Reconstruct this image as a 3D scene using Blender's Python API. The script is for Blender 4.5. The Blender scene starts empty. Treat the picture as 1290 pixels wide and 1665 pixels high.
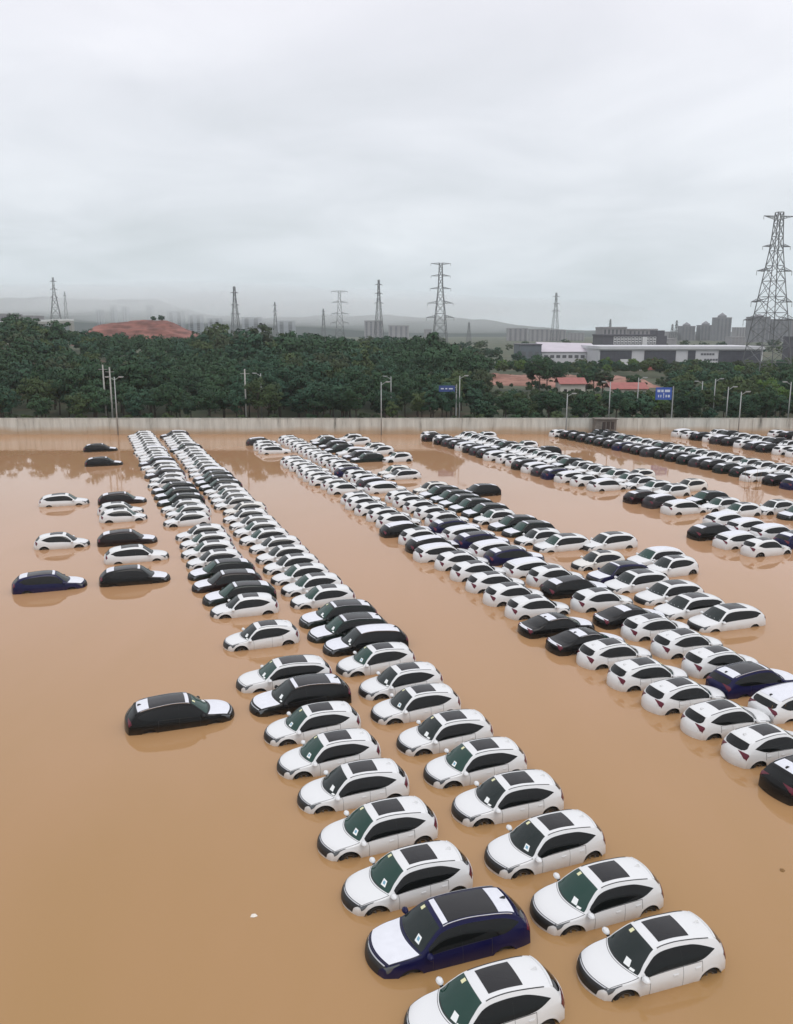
import bpy, bmesh, math, random
import numpy as np
from mathutils import Vector, Matrix, noise

R = math.radians
random.seed(7)
rng = np.random.default_rng(11)
scene = bpy.context.scene
COL = scene.collection

# ------------------------------------------------------------------ camera
CAM_H, FPX, HOR, PCX, PCY = 17.18, 1389.4, 537.9, 645.0, 832.5
PITCH = math.atan2(PCY - HOR, FPX)
cam_d = bpy.data.cameras.new('camera')
cam = bpy.data.objects.new('camera', cam_d)
COL.objects.link(cam)
cam.location = (0, 0, CAM_H)
cam.rotation_euler = (math.pi / 2 - PITCH, 0, 0)
cam_d.sensor_fit = 'VERTICAL'
cam_d.sensor_height = 24.0
cam_d.lens = 24.0 * FPX / 1665.0
cam_d.clip_end = 20000
scene.camera = cam

# ------------------------------------------------------------------ world, sun, exposure
SUN_EL, SUN_AZ = R(58), R(150)
world = bpy.data.worlds.new('World')
scene.world = world
world.use_nodes = True
wn, wl = world.node_tree.nodes, world.node_tree.links
wn.clear()
w_out = wn.new('ShaderNodeOutputWorld')
sky = wn.new('ShaderNodeTexSky')
sky.sky_type = 'NISHITA'
sky.sun_disc = False
sky.sun_elevation = SUN_EL
sky.sun_rotation = SUN_AZ
sky.air_density = 1.4
sky.dust_density = 3.0
bg_sky = wn.new('ShaderNodeBackground')
bg_sky.inputs['Strength'].default_value = 0.06
wl.new(sky.outputs[0], bg_sky.inputs['Color'])
tc = wn.new('ShaderNodeTexCoord')
sep = wn.new('ShaderNodeSeparateXYZ')
wl.new(tc.outputs['Generated'], sep.inputs[0])
# the cloud deck: planar projection of the view direction gives layers that flatten to the horizon
zc = wn.new('ShaderNodeMath'); zc.operation = 'MAXIMUM'; zc.inputs[1].default_value = 0.0
wl.new(sep.outputs['Z'], zc.inputs[0])
za = wn.new('ShaderNodeMath'); za.operation = 'ADD'; za.inputs[1].default_value = 0.16
wl.new(zc.outputs[0], za.inputs[0])
dv = wn.new('ShaderNodeVectorMath'); dv.operation = 'DIVIDE'
wl.new(tc.outputs['Generated'], dv.inputs[0])
wl.new(za.outputs[0], dv.inputs[1])
n1 = wn.new('ShaderNodeTexNoise')
n1.inputs['Scale'].default_value = 1.25
n1.inputs['Detail'].default_value = 6
n1.inputs['Roughness'].default_value = 0.5
n1.inputs['Distortion'].default_value = 0.5
wl.new(dv.outputs[0], n1.inputs['Vector'])
n2 = wn.new('ShaderNodeTexNoise')
n2.inputs['Scale'].default_value = 0.45
n2.inputs['Detail'].default_value = 3
wl.new(dv.outputs[0], n2.inputs['Vector'])
mx = wn.new('ShaderNodeMix'); mx.data_type = 'FLOAT'
mx.inputs[0].default_value = 0.5
wl.new(n1.outputs['Fac'], mx.inputs[2]); wl.new(n2.outputs['Fac'], mx.inputs[3])
cr = wn.new('ShaderNodeValToRGB')
cr.color_ramp.elements[0].position = 0.36
cr.color_ramp.elements[0].color = (0.735, 0.75, 0.80, 1)
cr.color_ramp.elements[1].position = 0.64
cr.color_ramp.elements[1].color = (0.995, 0.985, 1.05, 1)
e = cr.color_ramp.elements.new(0.50); e.color = (0.865, 0.865, 0.93, 1)
wl.new(mx.outputs[0], cr.inputs[0])
# lower layers are a little greyer and greener
rp = wn.new('ShaderNodeValToRGB')
rp.color_ramp.elements[0].position = 0.0
rp.color_ramp.elements[0].color = (0.60, 0.665, 0.66, 1)
rp.color_ramp.elements[1].position = 1.0
rp.color_ramp.elements[1].color = (1.0, 1.0, 1.0, 1)
e = rp.color_ramp.elements.new(0.12); e.color = (0.61, 0.645, 0.64, 1)
e = rp.color_ramp.elements.new(0.34); e.color = (0.665, 0.67, 0.67, 1)
wl.new(sep.outputs['Z'], rp.inputs[0])
mul = wn.new('ShaderNodeMix'); mul.data_type = 'RGBA'; mul.blend_type = 'MULTIPLY'
mul.inputs[0].default_value = 1.0
wl.new(cr.outputs[0], mul.inputs[6]); wl.new(rp.outputs[0], mul.inputs[7])
bg_cl = wn.new('ShaderNodeBackground')
bg_cl.inputs['Strength'].default_value = 1.56
wl.new(mul.outputs[2], bg_cl.inputs['Color'])
mixs = wn.new('ShaderNodeMixShader')
mixs.inputs[0].default_value = 0.92
wl.new(bg_sky.outputs[0], mixs.inputs[1])
wl.new(bg_cl.outputs[0], mixs.inputs[2])
wl.new(mixs.outputs[0], w_out.inputs['Surface'])

sun_d = bpy.data.lights.new('sun', 'SUN')
sun_d.energy = 0.8
sun_d.angle = R(25)
sun_d.color = (1.0, 0.97, 0.92)
sun = bpy.data.objects.new('sun', sun_d)
COL.objects.link(sun)
# the sky's sun_rotation turns from +Y towards +X
sd = Vector((math.sin(SUN_AZ) * math.cos(SUN_EL), math.cos(SUN_AZ) * math.cos(SUN_EL), math.sin(SUN_EL)))
sun.rotation_euler = sd.to_track_quat('Z', 'Y').to_euler()
sun.location = (0, 0, 60)

scene.view_settings.view_transform = 'Standard'
scene.view_settings.look = 'None'
scene.view_settings.gamma = 1.0
scene.view_settings.exposure = 0.0
scene.view_settings.use_curve_mapping = False
scene.render.engine = 'CYCLES'
scene.cycles.use_denoising = True
scene.cycles.max_bounces = 6
scene.cycles.diffuse_bounces = 3
scene.cycles.glossy_bounces = 3
scene.cycles.volume_bounces = 1
scene.cycles.transparent_max_bounces = 6

# ------------------------------------------------------------------ helpers
def tag(o, label=None, cat=None, group=None, kind=None):
    if label: o['label'] = label
    if cat: o['category'] = cat
    if group: o['group'] = group
    if kind: o['kind'] = kind
    return o

def empty(name, loc, rz=0.0):
    o = bpy.data.objects.new(name, None)
    o.empty_display_size = 0.3
    COL.objects.link(o)
    o.location = loc
    o.rotation_euler = (0, 0, rz)
    return o

def mesh_of(name, V, F, mats, fm=None, smooth=False):
    me = bpy.data.meshes.new(name)
    me.from_pydata([tuple(v) for v in V], [], [tuple(f) for f in F])
    for m in (mats if isinstance(mats, (list, tuple)) else [mats]):
        me.materials.append(m)
    if fm is not None:
        me.polygons.foreach_set('material_index', np.asarray(fm, dtype=np.int32))
    if smooth:
        me.polygons.foreach_set('use_smooth', np.ones(len(F), dtype=bool))
    me.update()
    return me

def link(name, me, parent=None, loc=(0, 0, 0), rz=0.0):
    o = bpy.data.objects.new(name, me)
    COL.objects.link(o)
    o.parent = parent
    o.location = loc
    o.rotation_euler = (0, 0, rz)
    return o

class MB:
    """collects boxes, bars and tubes into one mesh"""
    def __init__(s): s.V, s.F = [], []
    def box(s, x0, x1, y0, y1, z0, z1):
        b = len(s.V)
        s.V += [(x0, y0, z0), (x1, y0, z0), (x1, y1, z0), (x0, y1, z0), (x0, y0, z1), (x1, y0, z1), (x1, y1, z1), (x0, y1, z1)]
        s.F += [tuple(b + i for i in f) for f in ((0, 3, 2, 1), (4, 5, 6, 7), (0, 1, 5, 4), (1, 2, 6, 5), (2, 3, 7, 6), (3, 0, 4, 7))]
        return s
    def bar(s, a, b, r, r2=None, n=4):
        a, b = Vector(a), Vector(b)
        r2 = r if r2 is None else r2
        d = (b - a)
        if d.length < 1e-6: return s
        d.normalize()
        up = Vector((0, 0, 1)) if abs(d.z) < 0.9 else Vector((1, 0, 0))
        u = d.cross(up).normalized(); w = d.cross(u)
        k = len(s.V)
        for c, rr in ((a, r), (b, r2)):
            for i in range(n):
                t = 2 * math.pi * (i + 0.5) / n
                s.V.append(tuple(c + u * (math.cos(t) * rr) + w * (math.sin(t) * rr)))
        for i in range(n):
            j = (i + 1) % n
            s.F.append((k + i, k + n + i, k + n + j, k + j))
        s.F.append(tuple(k + i for i in range(n)))
        s.F.append(tuple(k + n + i for i in reversed(range(n))))
        return s
    def build(s, name, mat, parent=None, loc=(0, 0, 0), rz=0.0, smooth=False):
        return link(name, mesh_of(name, s.V, s.F, mat, smooth=smooth), parent, loc, rz)

def at(px, py, D):
    """world point seen at photo pixel (px, py) on the vertical plane y = D"""
    x = (px - PCX) / FPX; u = (PCY - py) / FPX
    dy = math.cos(PITCH) + u * math.sin(PITCH)
    dz = -math.sin(PITCH) + u * math.cos(PITCH)
    t = D / dy
    return Vector((x * t, D, CAM_H + dz * t))

def ss(a, b, x):
    t = np.clip((np.asarray(x, float) - a) / (b - a), 0, 1)
    return t * t * (3 - 2 * t)

# ------------------------------------------------------------------ materials
def new_mat(name):
    m = bpy.data.materials.new(name)
    m.use_nodes = True
    nt = m.node_tree
    return m, nt, nt.nodes['Principled BSDF']

def plain(name, col, rough=0.5, spec=0.5, metal=0.0, coat=0.0, vary=0.0, scale=3.0, bump=0.0, objvary=0.0):
    m, nt, b = new_mat(name)
    b.inputs['Base Color'].default_value = (*col, 1)
    b.inputs['Roughness'].default_value = rough
    b.inputs['Specular IOR Level'].default_value = spec
    b.inputs['Metallic'].default_value = metal
    b.inputs['Coat Weight'].default_value = coat
    b.inputs['Coat Roughness'].default_value = 0.06
    last = None
    if vary or bump:
        tcn = nt.nodes.new('ShaderNodeTexCoord')
        nz = nt.nodes.new('ShaderNodeTexNoise')
        nz.inputs['Scale'].default_value = scale
        nz.inputs['Detail'].default_value = 6
        nz.inputs['Roughness'].default_value = 0.6
        nt.links.new(tcn.outputs['Object'], nz.inputs['Vector'])
        if vary:
            mr = nt.nodes.new('ShaderNodeMapRange')
            mr.inputs['From Min'].default_value = 0.3; mr.inputs['From Max'].default_value = 0.7
            mr.inputs['To Min'].default_value = 1 - vary; mr.inputs['To Max'].default_value = 1 + vary
            nt.links.new(nz.outputs['Fac'], mr.inputs['Value'])
            hs = nt.nodes.new('ShaderNodeHueSaturation')
            hs.inputs['Color'].default_value = (*col, 1)
            nt.links.new(mr.outputs[0], hs.inputs['Value'])
            nt.links.new(hs.outputs[0], b.inputs['Base Color'])
            last = hs
        if bump:
            bp = nt.nodes.new('ShaderNodeBump')
            bp.inputs['Strength'].default_value = bump
            nt.links.new(nz.outputs['Fac'], bp.inputs['Height'])
            nt.links.new(bp.outputs[0], b.inputs['Normal'])
    if objvary:
        oi = nt.nodes.new('ShaderNodeObjectInfo')
        mr2 = nt.nodes.new('ShaderNodeMapRange')
        mr2.inputs['To Min'].default_value = 1 - objvary; mr2.inputs['To Max'].default_value = 1 + objvary
        nt.links.new(oi.outputs['Random'], mr2.inputs['Value'])
        hs2 = nt.nodes.new('ShaderNodeHueSaturation')
        if last: nt.links.new(last.outputs[0], hs2.inputs['Color'])
        else: hs2.inputs['Color'].default_value = (*col, 1)
        nt.links.new(mr2.outputs[0], hs2.inputs['Value'])
        nt.links.new(hs2.outputs[0], b.inputs['Base Color'])
    return m

def paint(name, col, rough=0.24, grime=0.42):
    """car paint, with a thin line of dried mud just above the flood"""
    m, nt, b = new_mat(name)
    b.inputs['Roughness'].default_value = rough
    b.inputs['Specular IOR Level'].default_value = .5 if col[0] > .3 else .22
    g = nt.nodes.new('ShaderNodeNewGeometry')
    s = nt.nodes.new('ShaderNodeSeparateXYZ')
    nt.links.new(g.outputs['Position'], s.inputs[0])
    nz = nt.nodes.new('ShaderNodeTexNoise')
    nz.inputs['Scale'].default_value = 2.3; nz.inputs['Detail'].default_value = 5
    nt.links.new(g.outputs['Position'], nz.inputs['Vector'])
    mr = nt.nodes.new('ShaderNodeMapRange')
    mr.inputs['From Min'].default_value = 0.02; mr.inputs['From Max'].default_value = 0.30
    mr.inputs['To Min'].default_value = 1.0; mr.inputs['To Max'].default_value = 0.0
    nt.links.new(s.outputs['Z'], mr.inputs['Value'])
    mm = nt.nodes.new('ShaderNodeMath'); mm.operation = 'MULTIPLY'
    nt.links.new(mr.outputs[0], mm.inputs[0]); nt.links.new(nz.outputs['Fac'], mm.inputs[1])
    m3 = nt.nodes.new('ShaderNodeMath'); m3.operation = 'MULTIPLY'; m3.inputs[1].default_value = grime * 2
    nt.links.new(mm.outputs[0], m3.inputs[0])
    oi = nt.nodes.new('ShaderNodeObjectInfo')
    mx = nt.nodes.new('ShaderNodeMix'); mx.data_type = 'RGBA'
    mx.inputs[6].default_value = (*col, 1)
    mx.inputs[7].default_value = (0.40, 0.27, 0.16, 1)
    nt.links.new(m3.outputs[0], mx.inputs[0])
    nt.links.new(mx.outputs[2], b.inputs['Base Color'])
    return m

M = {}
M['white'] = paint('white_paint', (0.70, 0.705, 0.70))
M['cream'] = paint('pearl_paint', (0.69, 0.675, 0.63))
M['black'] = paint('black_paint', (0.006, 0.006, 0.006), 0.16, 0.08)
M['green'] = paint('dark_green_paint', (0.006, 0.012, 0.010), 0.16, 0.08)
M['brown'] = paint('brown_black_paint', (0.014, 0.007, 0.007), 0.16, 0.08)
M['navy'] = paint('navy_paint', (0.007, 0.007, 0.045), 0.16, 0.06)
M['grey'] = paint('grey_paint', (0.035, 0.032, 0.036), 0.2, 0.1)
M['film'] = plain('white_protective_film', (0.70, 0.71, 0.75), 0.42, 0.4, vary=0.04, scale=5, bump=0.05)
M['glass'] = plain('tinted_glass', (0.005, 0.006, 0.006), 0.04, 0.30)
M['screen'] = plain('windscreen_glass', (0.008, 0.015, 0.014), 0.05, 0.36)
M['screen_green'] = plain('green_windscreen_glass', (0.012, 0.046, 0.035), 0.05, 0.36)
M['roofglass'] = plain('roof_glass', (0.014, 0.014, 0.015), 0.14, 0.34)
M['trim'] = plain('black_trim', (0.012, 0.012, 0.012), 0.45)
M['chrome'] = plain('chrome_trim', (0.55, 0.55, 0.56), 0.2, metal=1.0)
M['lamp'] = plain('headlamp', (0.05, 0.055, 0.06), 0.06, 0.7, coat=1.0)
M['tail'] = plain('tail_lamp', (0.11, 0.008, 0.022), 0.15, 0.4)
M['tyre'] = plain('tyre_rubber', (0.015, 0.014, 0.013), 0.7)
M['rim'] = plain('alloy_rim', (0.16, 0.16, 0.16), 0.4, metal=0.6)
M['well'] = plain('wheel_arch_liner', (0.010, 0.009, 0.008), 0.9)
M['paper'] = plain('paper_label', (0.78, 0.80, 0.78), 0.6)
M['paper_y'] = plain('yellow_paper_label', (0.72, 0.70, 0.42), 0.6)
M['blueprint'] = plain('blue_print', (0.16, 0.36, 0.48), 0.6)

# ------------------------------------------------------------------ car builder
def pchip(pts):
    xs = np.array([p[0] for p in pts], float); ys = np.array([p[1] for p in pts], float)
    h = np.diff(xs); d = np.diff(ys) / h
    m = np.zeros(len(xs))
    for i in range(1, len(xs) - 1):
        if d[i - 1] * d[i] > 0:
            w1, w2 = 2 * h[i] + h[i - 1], h[i] + 2 * h[i - 1]
            m[i] = (w1 + w2) / (w1 / d[i - 1] + w2 / d[i])
    m[0], m[-1] = d[0], d[-1]
    def f(x):
        x = np.clip(np.asarray(x, float), xs[0], xs[-1])
        i = np.clip(np.searchsorted(xs, x) - 1, 0, len(xs) - 2)
        t = (x - xs[i]) / h[i]
        t2, t3 = t * t, t * t * t
        return ((2 * t3 - 3 * t2 + 1) * ys[i] + (t3 - 2 * t2 + t) * h[i] * m[i] + (-2 * t3 + 3 * t2) * ys[i + 1] + (t3 - t2) * h[i] * m[i + 1])
    return f

SPEC = {
 'hatch': dict(hw=0.89, tumble=0.49, x0=-2.17, x1=2.15, axle=1.305, arch=0.412, wheel=0.335,
    top=[(-2.172, .22), (-2.165, .56), (-2.14, .80), (-2.08, .97), (-1.99, 1.10), (-1.80, 1.31), (-1.64, 1.44), (-1.3, 1.515), (-.8, 1.572), (-.3, 1.60), (.1, 1.58), (.38, 1.52), (.78, 1.27), (1.20, 1.00), (1.36, .96), (1.7, .905), (1.93, .845), (2.05, .77), (2.12, .67), (2.145, .50), (2.152, .22)],
    belt=[(-2.2, 1.02), (-1.6, 1.03), (-1.0, 1.00), (0, .965), (.9, .925), (1.5, .87), (2.0, .74), (2.2, .62)],
    plan=[(-2.2, .79), (-2.0, .87), (-1.6, .945), (-1.0, 1.0), (1.0, 1.0), (1.5, .985), (1.85, .93), (2.05, .86), (2.2, .78)],
    bend=[(-2.2, .40), (-1.7, .19), (-1.0, .03), (-.2, 0), (.35, -.10), (.8, -.22), (1.18, -.36), (1.6, -.36), (2.2, -.42)],
    crown=[(-2.2, .05), (-1.6, .055), (0, .06), (.4, .06), (1.1, .045), (1.4, .035), (2.2, .05)],
    ws=(.39, 1.17), rg=(-1.97, -1.67), win=(-1.58, .98), wk=-.75, hood=(1.25, 1.97), roof=(-1.52, .30), sun=(-.84, .12, .74), doors=(.84, -.42, -1.16)),
 'suv': dict(hw=0.93, tumble=0.42, x0=-2.32, x1=2.30, axle=1.34, arch=0.40, wheel=0.36,
    top=[(-2.322, .25), (-2.315, .60), (-2.30, .90), (-2.26, 1.06), (-2.20, 1.14), (-2.02, 1.33), (-1.84, 1.475), (-1.55, 1.57), (-1.0, 1.645), (-.3, 1.69), (.15, 1.665), (.45, 1.60), (.85, 1.33), (1.22, 1.09), (1.4, 1.05), (1.8, 1.00), (2.08, .94), (2.20, .86), (2.27, .74), (2.295, .55), (2.302, .25)],
    belt=[(-2.4, 1.08), (-1.8, 1.08), (-1.0, 1.05), (0, 1.02), (1.0, .985), (1.6, .94), (2.1, .82), (2.35, .70)],
    plan=[(-2.4, .84), (-2.15, .92), (-1.7, .975), (-1.0, 1.0), (1.1, 1.0), (1.6, .99), (2.0, .94), (2.2, .87), (2.35, .80)],
    bend=[(-2.4, .22), (-1.9, .11), (-1.2, .02), (-.2, 0), (.45, -.08), (.9, -.17), (1.25, -.25), (1.7, -.28), (2.35, -.38)],
    crown=[(-2.4, .05), (-1.9, .05), (0, .055), (.4, .055), (1.2, .045), (1.5, .04), (2.4, .05)],
    ws=(.48, 1.19), rg=(-2.16, -1.90), win=(-1.86, .98), wk=-1.35, hood=(1.27, 2.10), roof=(-1.80, .40), sun=(-1.10, .18, .80), doors=(.90, -.10, -1.08)),
 'sedan': dict(hw=0.92, tumble=0.50, x0=-2.38, x1=2.36, axle=1.38, arch=0.37, wheel=0.33,
    top=[(-2.382, .22), (-2.375, .52), (-2.35, .78), (-2.30, .96), (-2.22, 1.035), (-2.0, 1.055), (-1.80, 1.075), (-1.35, 1.25), (-.95, 1.38), (-.5, 1.44), (-.1, 1.455), (.2, 1.435), (.45, 1.385), (.85, 1.17), (1.25, .985), (1.45, .95), (1.85, .90), (2.12, .83), (2.26, .75), (2.33, .64), (2.355, .48), (2.362, .22)],
    belt=[(-2.4, .93), (-1.8, .97), (-1.0, .955), (0, .93), (1.0, .89), (1.6, .84), (2.1, .73), (2.4, .60)],
    plan=[(-2.4, .82), (-2.15, .91), (-1.7, .97), (-1.0, 1.0), (1.1, 1.0), (1.6, .985), (2.0, .93), (2.25, .86), (2.4, .79)],
    bend=[(-2.4, .24), (-1.9, .16), (-1.0, .07), (-.2, 0), (.45, -.08), (.9, -.17), (1.25, -.26), (1.7, -.30), (2.4, -.40)],
    crown=[(-2.4, .04), (-1.8, .03), (-1.3, .05), (0, .055), (.4, .055), (1.2, .04), (1.5, .035), (2.4, .05)],
    ws=(.48, 1.21), rg=(-1.72, -1.00), win=(-1.42, .96), wk=-.95, hood=(1.29, 2.12), roof=(-.95, .40), sun=(-.15, .25, .60), doors=(.88, -.12, -1.05)),
}
for k_ in ('top', 'belt', 'plan', 'bend', 'crown'):
    SPEC['suv'][k_] = [(x * 1.045, v) for x, v in SPEC['suv'][k_]]
for k_ in ('x0', 'x1', 'axle'): SPEC['suv'][k_] *= 1.045
for k_ in ('ws', 'rg', 'win', 'hood', 'roof', 'doors'): SPEC['suv'][k_] = tuple(v * 1.045 for v in SPEC['suv'][k_])
for sp in SPEC.values():
    for k in ('top', 'belt', 'plan', 'bend', 'crown'):
        sp['_' + k] = pchip(sp[k])

def S(sp, x, w, side=1.0, off=0.0):
    """body surface: x along the car, w from the roof centre line (0) over the roof edge (1) and belt (2) to the sill (3)"""
    x = np.asarray(x, float); w = np.asarray(w, float)
    x, w = np.broadcast_arrays(x, w)
    def base(x, w):
        zt = sp['_top'](x); plan = sp['_plan'](x); hw = sp['hw']
        zs = np.minimum(0.22, zt - 0.02)
        zb = np.maximum(np.minimum(sp['_belt'](x), zt - 0.055), zs)
        zr = np.maximum(zt - sp['_crown'](x), zb + 0.012)
        yb, yw, ys = hw * .952 * plan, hw * plan, hw * .945 * plan
        yr = yb - (zr - zb) * sp['tumble'] - .02
        q1 = np.clip(w, 0, 1); q2 = np.clip(w - 1, 0, 1); q3 = np.clip(w - 2, 0, 1)
        yA = yr * q1; zA = zt - (zt - zr) * q1 ** 2.7
        yB = yr + (yb - yr) * q2 + .03 * np.sin(np.pi * q2) * np.clip((zr - zb) / .5, 0, 1)
        zB = zr + (zb - zr) * q2
        yC = yb + (yw - yb) * np.sin(np.clip(q3 / .32, 0, 1) * np.pi / 2) - (yw - ys) * np.clip((q3 - .32) / .68, 0, 1) ** 2
        zC = zb + (zs - zb) * q3
        y = np.where(w <= 1, yA, np.where(w <= 2, yB, yC))
        z = np.where(w <= 1, zA, np.where(w <= 2, zB, zC))
        xx = x + sp['_bend'](x) * (y / hw) ** 2
        return np.stack([xx, y, z], -1)
    P = base(x, w)
    if off:
        e = 1e-3
        dx = base(x + e, w) - base(x - e, w)
        dw = base(x, np.minimum(w + e, 3)) - base(x, np.maximum(w - e, 0))
        n = np.cross(dx, dw)
        ln = np.linalg.norm(n, axis=-1, keepdims=True)
        n = n / np.maximum(ln, 1e-9)
        n = np.where(n[..., 1:2] < -0.2, -n, n)
        n = np.where((np.abs(n[..., 1:2]) <= .2) & (n[..., 2:3] < 0), -n, n)
        P = P + n * off
    P = P.copy()
    P[..., 1] *= side
    return P

def side_point(sp, X, Z, sd, off):
    """point of the body side at (X, Z)"""
    x = X; w = 2.3
    for _ in range(8):
        q = S(sp, np.array(x), np.array(w), 1.0, off)
        x += X - float(q[0])
        zt = float(sp['_top'](x)); zs = min(.22, zt - .02)
        zb = max(min(float(sp['_belt'](x)), zt - .055), zs)
        w = min(3.0, max(1.6, w + (float(q[2]) - Z) / max(zb - zs, .1)))
    return (float(q[0]), sd * float(q[1]), float(q[2]))

class Part:
    def __init__(s, name): s.name, s.V, s.F, s.M = name, [], [], []
    def add(s, V, F, mk):
        b = len(s.V)
        s.V += [tuple(v) for v in V]
        s.F += [tuple(b + i for i in f) for f in F]
        s.M += [mk] * len(F)
        return s

def grid_faces(nu, nv, flip=False):
    F = []
    for i in range(nu - 1):
        for j in range(nv - 1):
            a = (i * nv + j, (i + 1) * nv + j, (i + 1) * nv + j + 1, i * nv + j + 1)
            F.append(a[::-1] if flip else a)
    return F

def patch(sp, name, xs, w0, w1, nv, mk, off, side=1.0, rim=None, skirt=True, seam=False):
    """sheet lying `off` above the body between the curves w0(x), w1(x); its edge turns down to the body"""
    xs = np.asarray(xs, float); nu = len(xs)
    f = lambda c, x: (c(x) if callable(c) else np.full_like(x, c))
    A, B = f(w0, xs), f(w1, xs)
    t = np.linspace(0, 1, nv)
    W = A[:, None] + (B - A)[:, None] * t[None]
    X = np.repeat(xs[:, None], nv, 1)
    sgn = np.where(W < 0, -1.0, 1.0) * side
    P = S(sp, X, np.abs(W), 1.0, off)
    P[..., 1] *= sgn
    p = Part(name)
    F = grid_faces(nu, nv)
    V = P.reshape(-1, 3)
    p.add(V, F, mk)
    if seam:
        g = np.linspace(0, 1, nu)[:, None]
        X2 = X + (g * 2 - 1) * .016
        W2 = W + (t[None] * 2 - 1) * .028
        P2 = S(sp, X2, np.clip(np.abs(W2), 0, 2.99), 1.0, off * .55); P2[..., 1] *= sgn
        p.add(P2.reshape(-1, 3), F, 'trim')
    if skirt:
        Q = S(sp, X, np.abs(W), 1.0, -0.004); Q[..., 1] *= sgn
        Q = Q.reshape(-1, 3)
        loop = [i * nv for i in range(nu)] + [(nu - 1) * nv + j for j in range(1, nv)] + [i * nv + nv - 1 for i in range(nu - 2, -1, -1)] + [j for j in range(nv - 2, 0, -1)]
        n = len(loop)
        p.add([V[i] for i in loop] + [Q[i] for i in loop], [(i, (i + 1) % n, n + (i + 1) % n, n + i) for i in range(n)], rim or mk)
    return p

def stations(sp, lod):
    x0, x1 = sp['x0'], sp['x1']
    if lod == 0:
        a = np.concatenate([x0 - .002 + np.array([0, .003, .008, .016, .028, .045, .07, .10, .14]), np.linspace(x0 + .19, x1 - .22, 62), x1 + .002 - np.array([.17, .13, .10, .075, .052, .034, .02, .010, .004, 0])])
    elif lod == 1:
        a = np.concatenate([x0 + np.array([-.002, .008, .035, .09, .17]), np.linspace(x0 + .32, x1 - .3, 20), x1 - np.array([.2, .12, .06, .02, -.002])])
    else:
        a = np.concatenate([x0 + np.array([-.002, .02, .09, .18]), np.linspace(x0 + .5, x1 - .5, 9), x1 - np.array([.26, .12, .03, -.002])])
    return np.unique(np.round(a, 4))

def body_part(sp, lod):
    xs = stations(sp, lod)
    if lod == 0:
        ws = np.concatenate([np.linspace(0, .86, 6), [.93, .975, 1.0, 1.03, 1.09], np.linspace(1.2, 1.9, 5), [1.96, 2.0, 2.04], np.linspace(2.1, 3, 14)])
    elif lod == 1:
        ws = np.concatenate([np.linspace(0, .85, 3), [.96, 1.03, 1.2, 1.6, 1.95, 2.05], np.linspace(2.2, 3, 6)])
    else:
        ws = np.array([0, .6, .95, 1.08, 1.9, 2.1, 2.4, 3.0])
    W = np.concatenate([-ws[::-1], ws[1:]])
    X, WW = np.meshgrid(xs, W, indexing='ij')
    P = S(sp, X, np.abs(WW)); P[..., 1] *= np.where(WW < 0, -1, 1)
    nv = len(W)
    F = grid_faces(len(xs), nv)
    V = P.reshape(-1, 3)
    if lod < 2:
        a, r, zc = sp['axle'], sp['arch'], .34
        keep = []
        Wf = WW.reshape(-1)
        for f in F:
            c = V[list(f)].mean(0); w = abs(Wf[list(f)].mean())
            ins = w > 2.0 and min((c[0] - a) ** 2, (c[0] + a) ** 2) + (c[2] - zc) ** 2 < (r + .012) ** 2
            if not ins: keep.append(f)
        used = set(i for f in keep for i in f)
        for i in used:
            if abs(Wf[i]) <= 2.0: continue
            for ax in (a, -a):
                d = np.array([V[i][0] - ax, V[i][2] - zc]); l = np.hypot(*d)
                if 1e-6 < l < r + .02:
                    V[i][0] = ax + d[0] / l * (r + .02); V[i][2] = zc + d[1] / l * (r + .02)
        F = keep
    p = Part('body')
    p.add(V, F, 'paint')
    # nose and tail are closed by a cap
    if lod < 2:
        a, r, zc, hw = sp['axle'], sp['arch'], .34, sp['hw']
        for ax in (a, -a):
            for sd in (1, -1):
                n = 18 if lod == 0 else 9
                Vv = []
                lip = []
                for k in range(n + 1):
                    t = math.pi * (-.10 + 1.2 * k / n)
                    for rr in (r + .085, r + .03, r):
                        lip.append(side_point(sp, ax + math.cos(t) * rr, zc + math.sin(t) * rr, sd, .001 if rr > r + .08 else .010))
                    lip.append((lip[-1][0], lip[-1][1] - sd * .05, lip[-1][2]))
                p.add(lip, [(4 * k + j, 4 * k + 4 + j, 4 * k + 5 + j, 4 * k + 1 + j) for k in range(n) for j in range(3)], 'paint')
                for k in range(n + 1):
                    t = math.pi * k / n
                    for y in (hw * .93, hw * .55):
                        Vv.append((ax + math.cos(t) * (r + .006), sd * y, zc + math.sin(t) * (r + .006)))
                Ff = [(2 * k, 2 * k + 1, 2 * k + 3, 2 * k + 2) for k in range(n)]
                c = len(Vv); Vv.append((ax, sd * hw * .55, zc))
                Ff += [(2 * k + 1, c, 2 * k + 3) for k in range(n)]
                p.add(Vv, Ff, 'well')
    else:
        for ax in (sp['axle'], -sp['axle']):
            for sd in (1, -1):
                n = 6; Vv = []
                for k in range(n + 1):
                    t = math.pi * k / n
                    px, pz = ax + math.cos(t) * sp['arch'], .34 + math.sin(t) * sp['arch']
                    Vv.append((px, sd * (sp['hw'] + .012), pz))
                p.add(Vv, [tuple(range(n + 1))], 'well')
    return p

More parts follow.
